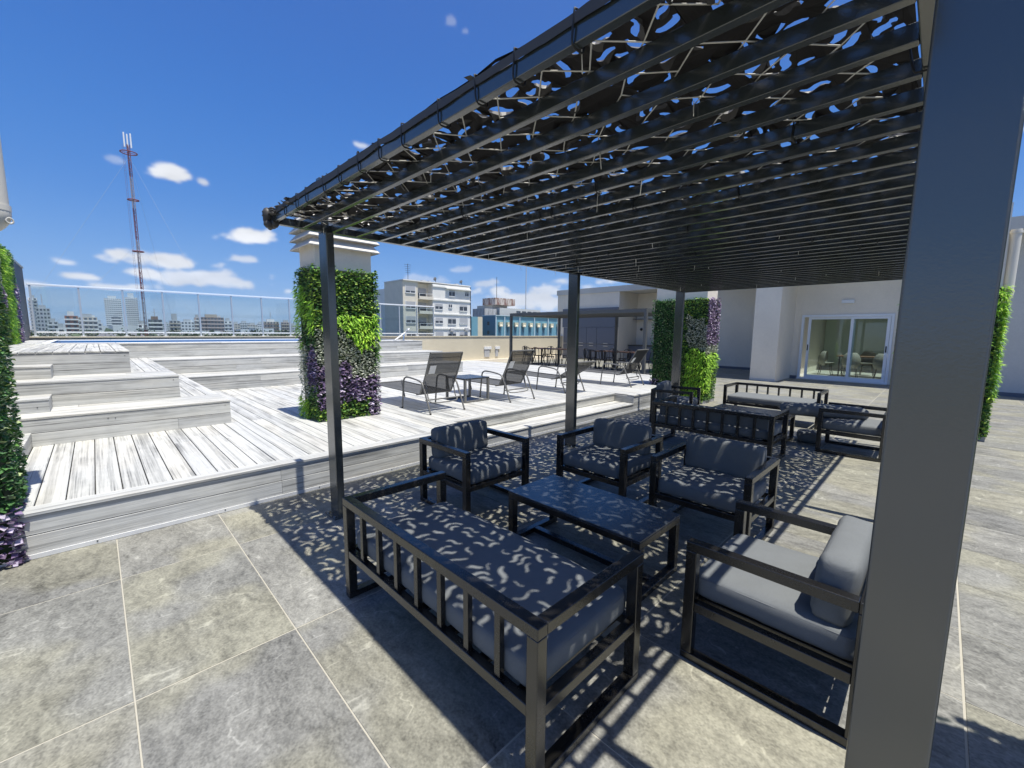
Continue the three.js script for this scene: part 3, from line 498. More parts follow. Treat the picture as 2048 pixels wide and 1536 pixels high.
function pillar(label, x0, x1, z0, z1, yb, yTop, yCore, zone, opts = {}) {
  const o = thing('planted_pillar', label, 'pillar', [0, 0, 0]); const m = .075, cx0 = x0 + m, cx1 = x1 - m, cz0 = z0 + m, cz1 = z1 - m;
  part(o, 'core', box3(cx0, cx1, yb, yCore, cz0, cz1), M.stucco);
  part(o, 'leaf_mat', mergeGeometries([box3(cx0 - .02, cx1 + .02, yb + .02, yTop - .03, cz1, cz1 + .02), box3(cx0 - .02, cx0, yb + .02, yTop - .03, cz0, cz1), box3(cx1, cx1 + .02, yb + .02, yTop - .03, cz0, cz1), box3(cx0 - .02, cx1 + .02, yb + .02, yTop - .03, cz0 - .02, cz0)]), M.backing);
  if (opts.plinth) part(o, 'plinth', box3(x0 + .02, x1 - .02, yb + .002, yb + .07, z0 + .02, z1 - .02), M.concrete);
  if (opts.cap) { // louvred chimney cap: sloped collars one above the other
    for (let k = 0; k < 4; k++) { const y = yCore - .06 + k * .115, a = .095, w = cx1 - cx0, d = cz1 - cz0, s = new THREE.BufferGeometry(); const r1 = [w / 2 + a, d / 2 + a], r0 = [w / 2 + .015, d / 2 + .015]; const P = [], U = []; const ring = (r, yy) => [[-r[0], yy, r[1]], [r[0], yy, r[1]], [r[0], yy, -r[1]], [-r[0], yy, -r[1]]]; const lo = ring(r1, 0), hi = ring(r0, .10), lo2 = ring([r1[0] - .004, r1[1] - .004], -.012); for (let q = 0; q < 4; q++) { const n = (q + 1) % 4; for (const [A, B] of [[lo, hi], [lo2, lo]]) for (const p of [A[q], A[n], B[n], A[q], B[n], B[q]]) { P.push(...p); U.push(p[0] + p[2], p[1]); } } const g = geoFrom(P, U); g.translate((cx0 + cx1) / 2, y, (cz0 + cz1) / 2); const mm = part(o, 'louvre', g, M.louvre || (M.louvre = std(lin(.64, .61, .55), .8, { side: THREE.DoubleSide }))); }
    part(o, 'shaft', box3(cx0 + .03, cx1 - .03, yCore, yCore + .42, cz0 + .03, cz1 - .03), M.stucco); part(o, 'cap_slab', box3(cx0 - .06, cx1 + .06, yCore + .42, yCore + .50, cz0 - .06, cz1 + .06), M.stucco);
  }
  if (opts.pipe) { const [px, pz, pb, pt] = opts.pipe; const R = .056; part(o, 'vent_pipe', new THREE.CylinderGeometry(R, R, pt - pb, 24), M.pvc, [px, (pb + pt) / 2, pz]); part(o, 'pipe_collar', new THREE.CylinderGeometry(R + .008, R + .008, .035, 24), M.pvc, [px, pb + .02, pz]); part(o, 'pipe_collar', new THREE.CylinderGeometry(R + .008, R + .008, .035, 24), M.pvc, [px, pt - .04, pz]);
    const dx = opts.pipe[4] || 0, dz = opts.pipe[5] || 0; const cur = new THREE.CatmullRomCurve3([[px, pb + .03, pz], [px, pb - .03, pz], [px + dx * .03, pb - .075, pz + dz * .03], [px + dx * .09, pb - .10, pz + dz * .09], [px + dx * .2, pb - .105, pz + dz * .2]].map(p => new THREE.Vector3(...p))); part(o, 'pipe_elbow', new THREE.TubeGeometry(cur, 18, R + .004, 20), M.pvc);
    part(o, 'pipe_clip', new THREE.TorusGeometry(.018, .006, 6, 12), M.pvc, [px + .05, pb - .06, pz + .03], [0, .5, 0]); }
  const faces = []; const b = .02;
  const q = .055; faces.push({ o: [cx0 - q, cz1 + b], u: [1, 0], n: [0, 1], w: cx1 - cx0 + 2 * q });          // +z face, left to right
  faces.push({ o: [cx0 - b, cz0 - q], u: [0, 1], n: [-1, 0], w: cz1 - cz0 + 2 * q });         // -x face, far to near
  faces.push({ o: [cx1 + b, cz1 + q], u: [0, -1], n: [1, 0], w: cz1 - cz0 + 2 * q });         // +x face
  if (opts.back) faces.push({ o: [cx1 + b, cz0 - b], u: [-1, 0], n: [0, -1], w: cx1 - cx0 + 2 * b });
  foliage(o, faces, zone, yb + (opts.plinth ? .06 : .01), yTop); return o;
}
pillar('planted pillar with louvred cap on the deck behind the first pergola post', 2.04, 2.96, -6.42, -5.72, H0, 2.38, 2.70, (f, u, v) => {
  if (f === 0) { if (v < .11 && u < .82) return 'boxwood'; if (v < (u < .5 ? .37 : .28)) return 'purple'; const lo = .60 - .13 * sm(.4, .72, u) + .10 * sm(.8, 1, u); if (v < lo) return u > .92 && v > .36 ? 'dark' : 'silver'; if (v < .70 && u > .12) return 'fern'; return 'boxwood'; }
  if (f === 1) { if (v < .13) return u < .55 ? 'fern' : 'boxwood'; if (u > .55 && v > .22 && v < .47) return 'purple'; if (v < .48 && u < .5) return 'silver'; if (v > .50 && v < .58 && u < .2) return 'purple'; if (v < .66 && u > .25) return v > .6 && u > .7 ? 'fern' : 'dark'; if (v < .88 && u < .6) return 'fern'; if (v < .78 && u > .7) return 'fern'; return 'boxwood'; }
  return v > .6 ? 'boxwood' : v > .4 ? 'fern' : 'silver';
}, { cap: true });
pillar('planted pillar with lime and purple patches behind the third pergola post', 9.42, 10.14, -4.87, -3.56, .0, 2.32, 2.62, (f, u, v) => {
  if (f === 0) { if (v > .56) return 'purple'; if (v > .46) return 'silver'; if (v < .12) return u > .6 ? 'dark' : 'boxwood'; return u < .45 ? 'fern' : (v > .32 ? 'fern' : 'boxwood'); }
  if (f === 1) { if (v < .17 && u < .2) return 'purple'; if (u > .62) { if (v > .86 - .25 * (u - .62)) return 'boxwood'; if (v > .50 && u > .66 + .4 * (.62 - v)) return 'silver'; return v > .5 ? 'boxwood' : u > .68 ? 'fern' : 'boxwood'; } return u > .42 ? 'boxwood' : 'dark'; }
  return 'boxwood';
}, { plinth: true });
pillar('planted pillar with a vent pipe, mostly hidden behind the nearest post', 9.2, 10.0, -.52, .60, .0, 2.26, 3.4, (f, u, v) => v > .8 ? 'fern' : (v > .25 && vn(u * 6, v * 9, 64, 64) > .42) ? 'fern' : 'boxwood', { plinth: true, pipe: [9.42, .60, 2.16, 3.05, 0, -1] });
pillar('planted pillar with purple flowers at the left frame edge beside the deck riser', -1.36, -.44, -4.80, -4.10, .0, 2.30, 3.3, (f, u, v) => { if (f !== 2) return v < .14 ? 'purple' : 'dark'; if (v < .15) return 'purple'; return vn(v * 15, u * 5 + 9, 64, 64) > .62 && v > .3 ? 'boxwood' : 'dark'; }, { pipe: [-.385, -4.42, 2.31, 3.6, -1, -.4] });
pillar('planted pillar beside the camera whose shadow falls on the right tiles', 1.55, 2.46, .80, 1.60, .0, 2.30, 3.2, (f, u, v) => v > .6 ? 'boxwood' : v > .35 ? 'fern' : 'dark', { back: true, plinth: true });
// green wall panel and grey dividing wall at the left end of the pool
{
  const w = thing('dividing_wall', 'dark grey dividing wall at the left end of the glass railing', 'wall');
  part(w, 'wall_face', box3(-1.42, -1.16, 0, 3.05, -16.6, -6), M.darkWall); part(w, 'wall_coping', box3(-1.44, -1.14, 3.051, 3.09, -16.62, -6), M.stuccoGrey);
  const gw = thing('green_wall_panel', 'tall artificial plant panel in lime and purple strips at the left of the pool', 'plant panel');
  part(gw, 'leaf_mat', box3(-1.155, -1.12, H3 + .01, 3.05, -13.7, -10.0), M.backing);
  foliage(gw, [{ o: [-1.115, -10.0], u: [0, -1], n: [1, 0], w: 3.7 }, { o: [-1.155, -13.7], u: [1, 0], n: [0, -1], w: .05 }], (f, u, v) => { if (v > .94) return 'dark'; if (u > .86) return v < .65 ? 'purple' : 'dark'; if (u > .72) return 'dark'; if (u > .48) return 'fern'; if (u > .38) return v > .55 ? 'silver' : v > .3 ? 'purple' : 'boxwood'; return 'dark'; }, H3 + .02, 3.06);
}

// ------------------------------------------------------------------ parapet and glass railing
{
  const w = thing('parapet_wall', 'long low beige rendered parapet wall along the back of the terrace', 'wall');
  part(w, 'wall_face', box3(-1.16, 20.4, 0, 1.30, -16.45, -16.2), M.parapet); part(w, 'wall_coping', box3(-1.16, 20.4, 1.301, 1.335, -16.48, -16.17), M.parapet);
  part(w, 'base_kerb', box3(8.2, 20.2, .0, .16, -16.19, -16.0), M.stucco);
  for (const [x, s] of [[14.0, .34], [14.75, .18]]) { const g = part(w, 'vent_grille', box3(x, x + s, .28, .28 + .36, -16.195, -16.17), M.shutter); part(g, 'vent_frame', box3(x - .02, x + s + .12, .66, .80, -16.197, -16.15), M.white); }
  const rl = thing('glass_railing', 'white framed glass balustrade along the pool, city behind it', 'railing');
  const z = -16.3, n = 14, sp = .865; let x = -1.06;
  for (let i = 0; i <= n; i++) {
    bar(rl, 'railing_post', M.railGrey || (M.railGrey = std(lin(.40, .44, .48), .4)), x - .02, x + .02, 1.345, 2.62, z - .025, z + .025); bar(rl, 'post_foot', M.aluWhite, x - .055, x + .055, 1.336, 1.35, z - .05, z + .05, .003);
    if (i < n) { bar(rl, 'bottom_rail', M.aluWhite, x + .021, x + sp - .021, 1.425, 1.46, z - .02, z + .02); part(rl, 'glass_pane', box3(x + .021, x + sp - .021, 1.461, 2.60, z - .004, z + .004), M.glass); }
    x += sp;
  }
  bar(rl, 'top_rail', M.aluWhite, -1.10, x - sp + .04, 2.621, 2.67, z - .035, z + .035, .006);
}

// ------------------------------------------------------------------ sun loungers and side table on the deck
const tubeG = (pts, r = .013, seg = 40, closed = false, ten = .5) => new THREE.TubeGeometry(new THREE.CatmullRomCurve3(pts.map(p => new THREE.Vector3(...p)), closed, 'catmullrom', ten), seg, r, 8, closed);
function lounger(label, pos, ry, tilt, sd) {
  const o = thing('sun_lounger', label, 'sun lounger', pos, ry, 'sun loungers on the deck'); const W = .315;
  for (const s of [-1, 1]) {
    const x = s * W;
    part(o, 'arm_frame', tubeG([[x, .006, -.40], [x, .22, -.375], [x, .44, -.345], [x * 1.0, .495, -.30], [x, .51, -.22], [x, .495, -.02], [x, .47, .13], [x, .42, .20], [x, .28, .27], [x, .12, .345], [x, .006, .395]], .0135, 50), M.tube);
    part(o, 'seat_tube', tubeG([[x * .92, .30, -1.42], [x * .92, .285, -.9], [x * .92, .275, -.3], [x * .92, .27, .08]], .012, 24), M.tube);
    part(o, 'foot', new THREE.CylinderGeometry(.016, .016, .02, 10), M.tie, [x, .01, -.40]); part(o, 'foot', new THREE.CylinderGeometry(.016, .016, .02, 10), M.tie, [x, .01, .395]);
    part(o, 'back_brace', tubeG([[x * .80, .27 + .22 * Math.sin(tilt), .08 + .22 * Math.cos(tilt)], [x * .80, .24, .24], [x * .78, .17, .30], [x * .4, .15, .31], [0, .15, .31]], .009, 30), M.tube);
  }
  part(o, 'foot_loop', tubeG([[-W * .92, .30, -1.42], [-W * .9, .29, -1.45], [-W * .92, .006, -1.36]], .012, 20), M.tube); part(o, 'foot_loop', tubeG([[W * .92, .30, -1.42], [W * .9, .29, -1.45], [W * .92, .006, -1.36]], .012, 20), M.tube);
  part(o, 'cross_tube', tubeG([[-W, .26, .02], [W, .26, .02]], .011, 4), M.tube); part(o, 'cross_tube', tubeG([[-W, .20, .27], [W, .20, .27]], .010, 4), M.tube); part(o, 'cross_tube', tubeG([[-W * .92, .30, -1.42], [W * .92, .30, -1.42]], .012, 4), M.tube);
  const L = .70, by = .275, bz = .08, ty = by + L * Math.sin(tilt), tz = bz + L * Math.cos(tilt);
  for (const s of [-1, 1]) part(o, 'back_tube', tubeG([[s * W * .92, by, bz], [s * W * .93, (by + ty) / 2 - .02, (bz + tz) / 2 + .01], [s * W * .93, ty, tz]], .012, 20), M.tube);
  part(o, 'back_top_tube', tubeG([[-W * .93, ty, tz], [W * .93, ty, tz]], .012, 4), M.tube);
  const sheet = (a, b, sag, n = 14) => { const P = [], U = [], w = W * .90; const f = (t, q) => { const s2 = Math.sin(t * Math.PI) * sag * (1 - .6 * q * q); return [q * w, a[0] + (b[0] - a[0]) * t - s2 * b[2], a[1] + (b[1] - a[1]) * t + s2 * b[3]]; }; for (let i = 0; i < n; i++) for (let j = 0; j < 6; j++) { const t0 = i / n, t1 = (i + 1) / n, q0 = j / 3 - 1, q1 = (j + 1) / 3 - 1; const A = f(t0, q0), B = f(t0, q1), C = f(t1, q1), D = f(t1, q0); for (const p of [A, B, C, A, C, D]) { P.push(...p); U.push(p[0], p[2]); } } return geoFrom(P, U); };
  part(o, 'seat_sling', sheet([.298, -1.40], [.272, .06, 1, 0], .03), M.sling);
  const bs = part(o, 'back_sling', sheet([by, bz], [ty, tz, Math.cos(tilt), Math.sin(tilt)], .03), M.sling);
  part(bs, 'care_label', new THREE.PlaneGeometry(.11, .14), M.label, [-W * .66, by + .44 * Math.sin(tilt) - .036 * Math.cos(tilt), bz + .44 * Math.cos(tilt) + .036 * Math.sin(tilt)], [Math.PI / 2 - tilt, 0, 0]);
  bar(o, 'head_band', M.sling, -W * .9, W * .9, ty - .075, ty - .068, tz - .05, tz - .03, .002);
  return o;
}
lounger('grey sling lounger with upright back beside the planted pillar', [3.755, H0, -5.58], 0, 1.12, 1);
lounger('grey sling lounger just right of the small deck table', [5.385, H0, -5.58], .02, 1.1, 2);
lounger('grey sling lounger with its back laid lower, behind the second pergola post', [7.0, H0, -5.62], -.02, .55, 3);
lounger('farthest grey sling lounger, beside the lime planted pillar', [8.85, H0, -5.24], .05, .95, 4);
{
  const o = thing('deck_side_table', 'small square dark side table between two loungers on the deck', 'side table', [4.72, H0, -5.92]);
  bar(o, 'table_top', M.table, -.28, .28, .40, .425, -.28, .28, .004); for (const sx of [-1, 1]) { for (const sz of [-1, 1]) bar(o, 'leg', M.tube, sx * .26 - .02, sx * .26 + .02, .03, .40, sz * .26 - .02, sz * .26 + .02, .003); } for (const sz of [-1, 1]) bar(o, 'sled_bar', M.tube, -.28, .28, .002, .03, sz * .26 - .02, sz * .26 + .02, .003);
}

// ------------------------------------------------------------------ lounge building on the terrace
{
  const b = thing('rooftop_lounge', 'beige rendered rooftop room with a white sliding glass door', 'building');
  const RH = 4.1, DX = 17.65, d0 = -3.49, d1 = -1.08, dh = 2.21;
  part(b, 'wall', box3(15.75, 23.6, 0, RH, -4.47, -3.72), M.stucco);                          // projecting pier
  part(b, 'wall', box3(DX, DX + .22, 0, RH, -3.719, d0), M.stucco);
  part(b, 'wall', box3(DX, DX + .22, dh, RH, d0 + .001, d1 - .001), M.stucco);
  part(b, 'wall', box3(DX, DX + .22, 0, RH, d1, .70), M.stucco);
  part(b, 'wall', box3(16.75, 17.0, 0, RH, .701, 8.5), M.stuccoGrey); part(b, 'wall', box3(17.001, DX + .22, 0, RH, .701, .9), M.stucco);
  part(b, 'wall', box3(20.2, 20.45, 0, RH, -7.6, -4.471), M.stucco);                           // recess
  part(b, 'roof_slab', mergeGeometries([box3(15.72, 16.4, RH + .001, RH + .30, -3.72, -2.4), box3(16.4, 18.4, RH + .001, RH + .30, -3.72, .70), box3(18.4, 22.4, RH + .001, RH + .30, -3.72, -3.0), box3(18.4, 22.4, RH + .001, RH + .30, -.2, .70), box3(22.4, 23.8, RH + .001, RH + .30, -3.72, .70), box3(15.75, 23.8, RH + .001, RH + .30, -7.6, -3.72), box3(16.0, 23.8, RH + .001, RH + .30, .70, 9)]), M.stuccoGrey);  // unseen slab: eave shaped to shade the pier, gap added to light the room
  part(b, 'room_floor', box3(DX + .221, 23.4, .0, .02, -3.718, .70), std(lin(.55, .52, .46), .35));
  part(b, 'room_back_wall', box3(23.4, 23.6, 0, RH, -3.71, .7), std(lin(.50, .54, .47), .9));
  part(b, 'room_side_wall', box3(DX + .23, 23.4, 0, RH, .71, .90), std(lin(.46, .48, .42), .9));
  part(b, 'ceiling', mergeGeometries([box3(DX + .23, 18.4, 2.75, 2.80, -3.71, .70), box3(18.4, 22.4, 2.75, 2.80, -3.71, -3.0), box3(18.4, 22.4, 2.75, 2.80, -.2, .70), box3(22.4, 23.4, 2.75, 2.80, -3.71, .70)]), M.white); part(b, 'added_skylight_pane', box3(18.35, 22.45, RH + .31, RH + .33, -3.05, -.15), M.glass);  // ceiling gap and skylight are added to let sun into the room
  // skirting
  part(b, 'skirting', box3(DX - .015, DX, 0, .10, -3.71, d0 - .02), M.cabinet); part(b, 'skirting', box3(20.185, 20.2, 0, .10, -7.6, -4.48), M.cabinet); part(b, 'skirting', box3(16.735, 16.75, 0, .10, .701, 8.5), M.cabinet); part(b, 'skirting', box3(15.735, 15.75, 0, .08, -4.47, -3.72), M.stuccoGrey);
  // sliding door
  const fr = part(b, 'door_frame', mergeGeometries([box3(DX - .04, DX + .10, 0, dh, d0 + .002, d0 + .07), box3(DX - .04, DX + .10, 0, dh, d1 - .07, d1 - .002), box3(DX - .04, DX + .10, dh - .07, dh, d0 + .071, d1 - .071), box3(DX - .04, DX + .10, 0, .05, d0 + .071, d1 - .071)]), M.aluWhite);
  fr.userData.label = 'white aluminium outer door frame';
  const leaf = (z0, z1, x) => { const f = part(b, 'door_leaf', mergeGeometries([box3(x, x + .035, .052, dh - .072, z0, z0 + .08), box3(x, x + .035, .052, dh - .072, z1 - .08, z1), box3(x, x + .035, .052, .16, z0 + .081, z1 - .081), box3(x, x + .035, dh - .15, dh - .072, z0 + .081, z1 - .081)]), M.aluWhite); part(f, 'glass_pane', box3(x + .013, x + .021, .16, dh - .15, z0 + .081, z1 - .081), M.doorGlass); bar(f, 'handle', M.tie, x - .02, x - .001, 1.0, 1.2, z0 > -2.6 ? z1 - .06 : z0 + .02, z0 > -2.6 ? z1 - .03 : z0 + .05); };
  leaf(-3.30, -2.02, DX + .03); leaf(-2.14, -1.16, DX - .02);
  bar(b, 'door_threshold', M.alu, DX - .14, DX - .041, .002, .03, d0, d1, .003);
  const lm = part(b, 'wall_lamp', box3(DX - .07, DX - .001, 2.57, 2.68, -2.43, -2.10), M.lamp); part(lm, 'lamp_diffuser', box3(DX - .076, DX - .071, 2.595, 2.655, -2.40, -2.13), M.white);
}
function roundChair(name, label, pos, ry, group) {
  const o = thing(name, label, 'chair', pos, ry, group); const shell = new THREE.SphereGeometry(.27, 20, 12, Math.PI * .0, Math.PI, Math.PI * .15, Math.PI * .62); shell.scale(1, 1.25, .95);
  const m = part(o, 'shell', shell, M.shell || (M.shell = std(lin(.30, .28, .25), .8, { side: THREE.DoubleSide })), [0, .60, .0], [0, Math.PI, 0]); part(o, 'seat', new THREE.CylinderGeometry(.23, .21, .06, 20), M.shell, [0, .44, .03]);
  for (const sx of [-1, 1]) for (const sz of [-1, 1]) part(o, 'leg', tubeG([[sx * .13, .43, sz * .13], [sx * .2, .0, sz * .2]], .012, 4), M.tie); return o;
}
{
  const o = thing('indoor_table', 'brown table seen inside through the sliding glass door', 'table', [20.0, .02, -1.9]);
  bar(o, 'table_top', M.teak, -.45, .45, .72, .75, -.8, .8, .006); for (const sx of [-1, 1]) for (const sz of [-1, 1]) bar(o, 'leg', M.tie, sx * .38 - .02, sx * .38 + .02, 0, .719, sz * .7 - .02, sz * .7 + .02, .003);
  roundChair('indoor_chair', 'dark bucket chair inside, at the left end of the indoor table', [20.0, .02, -3.05], 0); roundChair('indoor_chair', 'beige bucket chair inside, between the door leaves and the table', [19.15, .02, -2.2], Math.PI / 2); roundChair('indoor_chair', 'beige bucket chair inside, at the right of the glass door', [19.15, .02, -1.35], Math.PI / 2); roundChair('indoor_chair', 'dark bucket chair on the far side of the indoor table', [20.85, .02, -1.9], -Math.PI / 2);
}
// ------------------------------------------------------------------ barbecue corner
{
  const b = thing('barbecue_building', 'beige barbecue shelter wall with tall dark grey cabinets', 'building');
  part(b, 'wall', box3(20.25, 23.5, 0, 3.75, -16.6, -12.35), M.stucco); part(b, 'roof_fascia', box3(20.2, 23.7, 3.751, 4.05, -16.65, -7.9), M.stuccoGrey);
  part(b, 'wall', box3(22.2, 22.45, 0, 3.75, -12.349, -7.9), M.stucco);
  const zs = [-16.0, -15.05, -14.32, -13.63, -12.42];
  part(b, 'hood_panel', box3(20.12, 20.25, 1.85, 2.92, -16.1, -12.36), M.cabinet);
  for (let i = 0; i < 4; i++) { bar(b, 'cabinet_door', M.cabinet, 20.10, 20.249, .92, 1.84, zs[i] + .008, zs[i + 1] - .008, .004); const d = bar(b, 'cabinet_drawer', M.cabinet, 20.10, 20.249, .08, .90, zs[i] + .008, zs[i + 1] - .008, .004); const zc = (zs[i] + zs[i + 1]) / 2; bar(d, 'handle', M.steel, 20.075, 20.099, .80, .825, zc - .14, zc + .14, .003); bar(d, 'handle', M.steel, 20.075, 20.099, .95, .975, zc - .14, zc + .14, .003); }
  part(b, 'counter_base', box3(21.3, 22.199, 0, .84, -12.3, -8.2), M.cabinet); bar(b, 'counter_top', M.counter, 21.24, 22.199, .841, .89, -12.32, -8.2, .004);
  part(b, 'tap', tubeG([[21.8, .89, -11.0], [21.8, 1.12, -11.0], [21.72, 1.2, -11.0], [21.6, 1.18, -11.0], [21.58, 1.1, -11.0]], .014, 24), M.steel);
  bar(b, 'wall_light', M.white, 22.12, 22.199, 1.98, 2.14, -11.2, -10.75, .005);
  part(b, 'shelf', box3(21.7, 22.199, 2.3, 2.34, -12.34, -11.4), M.cabinet); part(b, 'spot_lamp', new THREE.SphereGeometry(.08, 12, 8), M.tie, [22.1, 1.75, -12.0]);
}
{
  const p = thing('barbecue_pergola', 'slim grey pergola with flat net roof over the dining tables', 'pergola');
  const x0 = 13.07, x1 = 16.4, z0 = -13.32, z1 = -6.95, h = 2.35;
  for (const [x, z] of [[x0, z0], [x1, z0], [x0, z1], [x1, z1], [x0, -10.1], [x1, -10.1]]) { if (x === x0 && z === -10.1) continue; bar(p, 'post', M.gpaint || (M.gpaint = std(lin(.085, .09, .09), .45)), x - .05, x + .05, .002, h - .12, z - .05, z + .05, .004); }
  for (const z of [z0, z1]) bar(p, 'edge_beam', M.gpaint, x0 - .05, x1 + .05, h - .119, h, z - .04, z + .04); for (const x of [x0, x1]) bar(p, 'edge_beam', M.gpaint, x - .04, x + .04, h - .119, h, z0 + .041, z1 - .041);
  for (let i = 1; i < 16; i++) { const x = x0 + (x1 - x0) * i / 16; bar(p, 'roof_slat', M.gpaint, x - .02, x + .02, h - .10, h - .02, z0 + .041, z1 - .041, .003); }
  const pos = [], uv = []; const nx = 60, nz = 110, cx = (x1 - x0) / nx, cz = (z1 - z0) / nz; for (let i = 0; i < nx; i++) for (let j = 0; j < nz; j++) { if (rnd() < .24) continue; const ax = x0 + i * cx, az = z0 + j * cz, y = h + .004 + .012 * vn(i * .5, j * .5, 64, 64); for (const q of [[0, 0], [0, 1], [1, 1], [0, 0], [1, 1], [1, 0]]) { pos.push(ax + q[0] * cx * 1.02, y, az + q[1] * cz * 1.02); uv.push(q[0], q[1]); } } part(p, 'net_cover', geoFrom(pos, uv), M.net);
}
function diningTable(label, z0, z1) { const o = thing('dining_table', label, 'dining table', [15.6, 0, (z0 + z1) / 2]), d = (z1 - z0) / 2; for (let i = 0; i < 6; i++) bar(o, 'top_plank', M.teak, -.42 + i * .14 + .002, -.42 + (i + 1) * .14 - .002, .745, .78, -d, d, .003); for (const s of [-1, 1]) { bar(o, 'leg', M.gun, -.38, -.32, .04, .744, s * (d - .2) - .03, s * (d - .2) + .03); bar(o, 'leg', M.gun, .32, .38, .04, .744, s * (d - .2) - .03, s * (d - .2) + .03); bar(o, 'foot_bar', M.gun, -.38, .38, .002, .04, s * (d - .2) - .03, s * (d - .2) + .03); } return o; }
diningTable('brown slatted dining table at the left under the barbecue pergola', -14.25, -12.2); diningTable('brown slatted dining table at the right under the barbecue pergola', -10.55, -8.5);
function metalChair(label, pos, ry) {
  const o = thing('metal_chair', label, 'chair', pos, ry, 'dark metal cafe chairs round the barbecue dining tables');
  const s = new RoundedBoxGeometry(.36, .03, .35, 1, .01); part(o, 'seat', s, M.gun, [0, .45, 0]);
  for (const sx of [-1, 1]) for (const sz of [-1, 1]) part(o, 'leg', tubeG([[sx * .15, .44, sz * .14], [sx * .22, .0, sz * .23]], .017, 4), M.gun);
  part(o, 'back_frame', tubeG([[-.16, .45, -.16], [-.19, .68, -.21], [-.17, .80, -.235], [0, .84, -.24], [.17, .80, -.235], [.19, .68, -.21], [.16, .45, -.16]], .013, 40), M.gun);
  part(o, 'back_splat', box3(-.05, .05, .46, .83, -.004, .004), M.gun, [0, .0, -.20], [-.10, 0, 0]); return o;
}
const mcz = [['left', -13.25], ['right', -9.5]];
for (const [side, zc] of mcz) {
  const nth = ['first', 'second', 'third'];
  for (let i = 0; i < 3; i++) metalChair(nth[i] + ' dark metal chair from the left on the near side of the ' + side + ' barbecue table', [14.92 + rr(-.06, .06), 0, zc - .7 + i * .62 + rr(-.05, .05)], Math.PI / 2 + rr(-.15, .15));
  for (let i = 0; i < 3; i++) metalChair(nth[i] + ' dark metal chair from the left on the far side of the ' + side + ' barbecue table', [16.28 + rr(-.06, .06), 0, zc - .7 + i * .62 + rr(-.05, .05)], -Math.PI / 2 + rr(-.15, .15));
  metalChair('dark metal chair at the right-hand end of the ' + side + ' barbecue table', [15.6, 0, zc + 1.35], Math.PI);
  metalChair('dark metal chair at the left-hand end of the ' + side + ' barbecue table', [15.6, 0, zc - 1.4], 0);
}

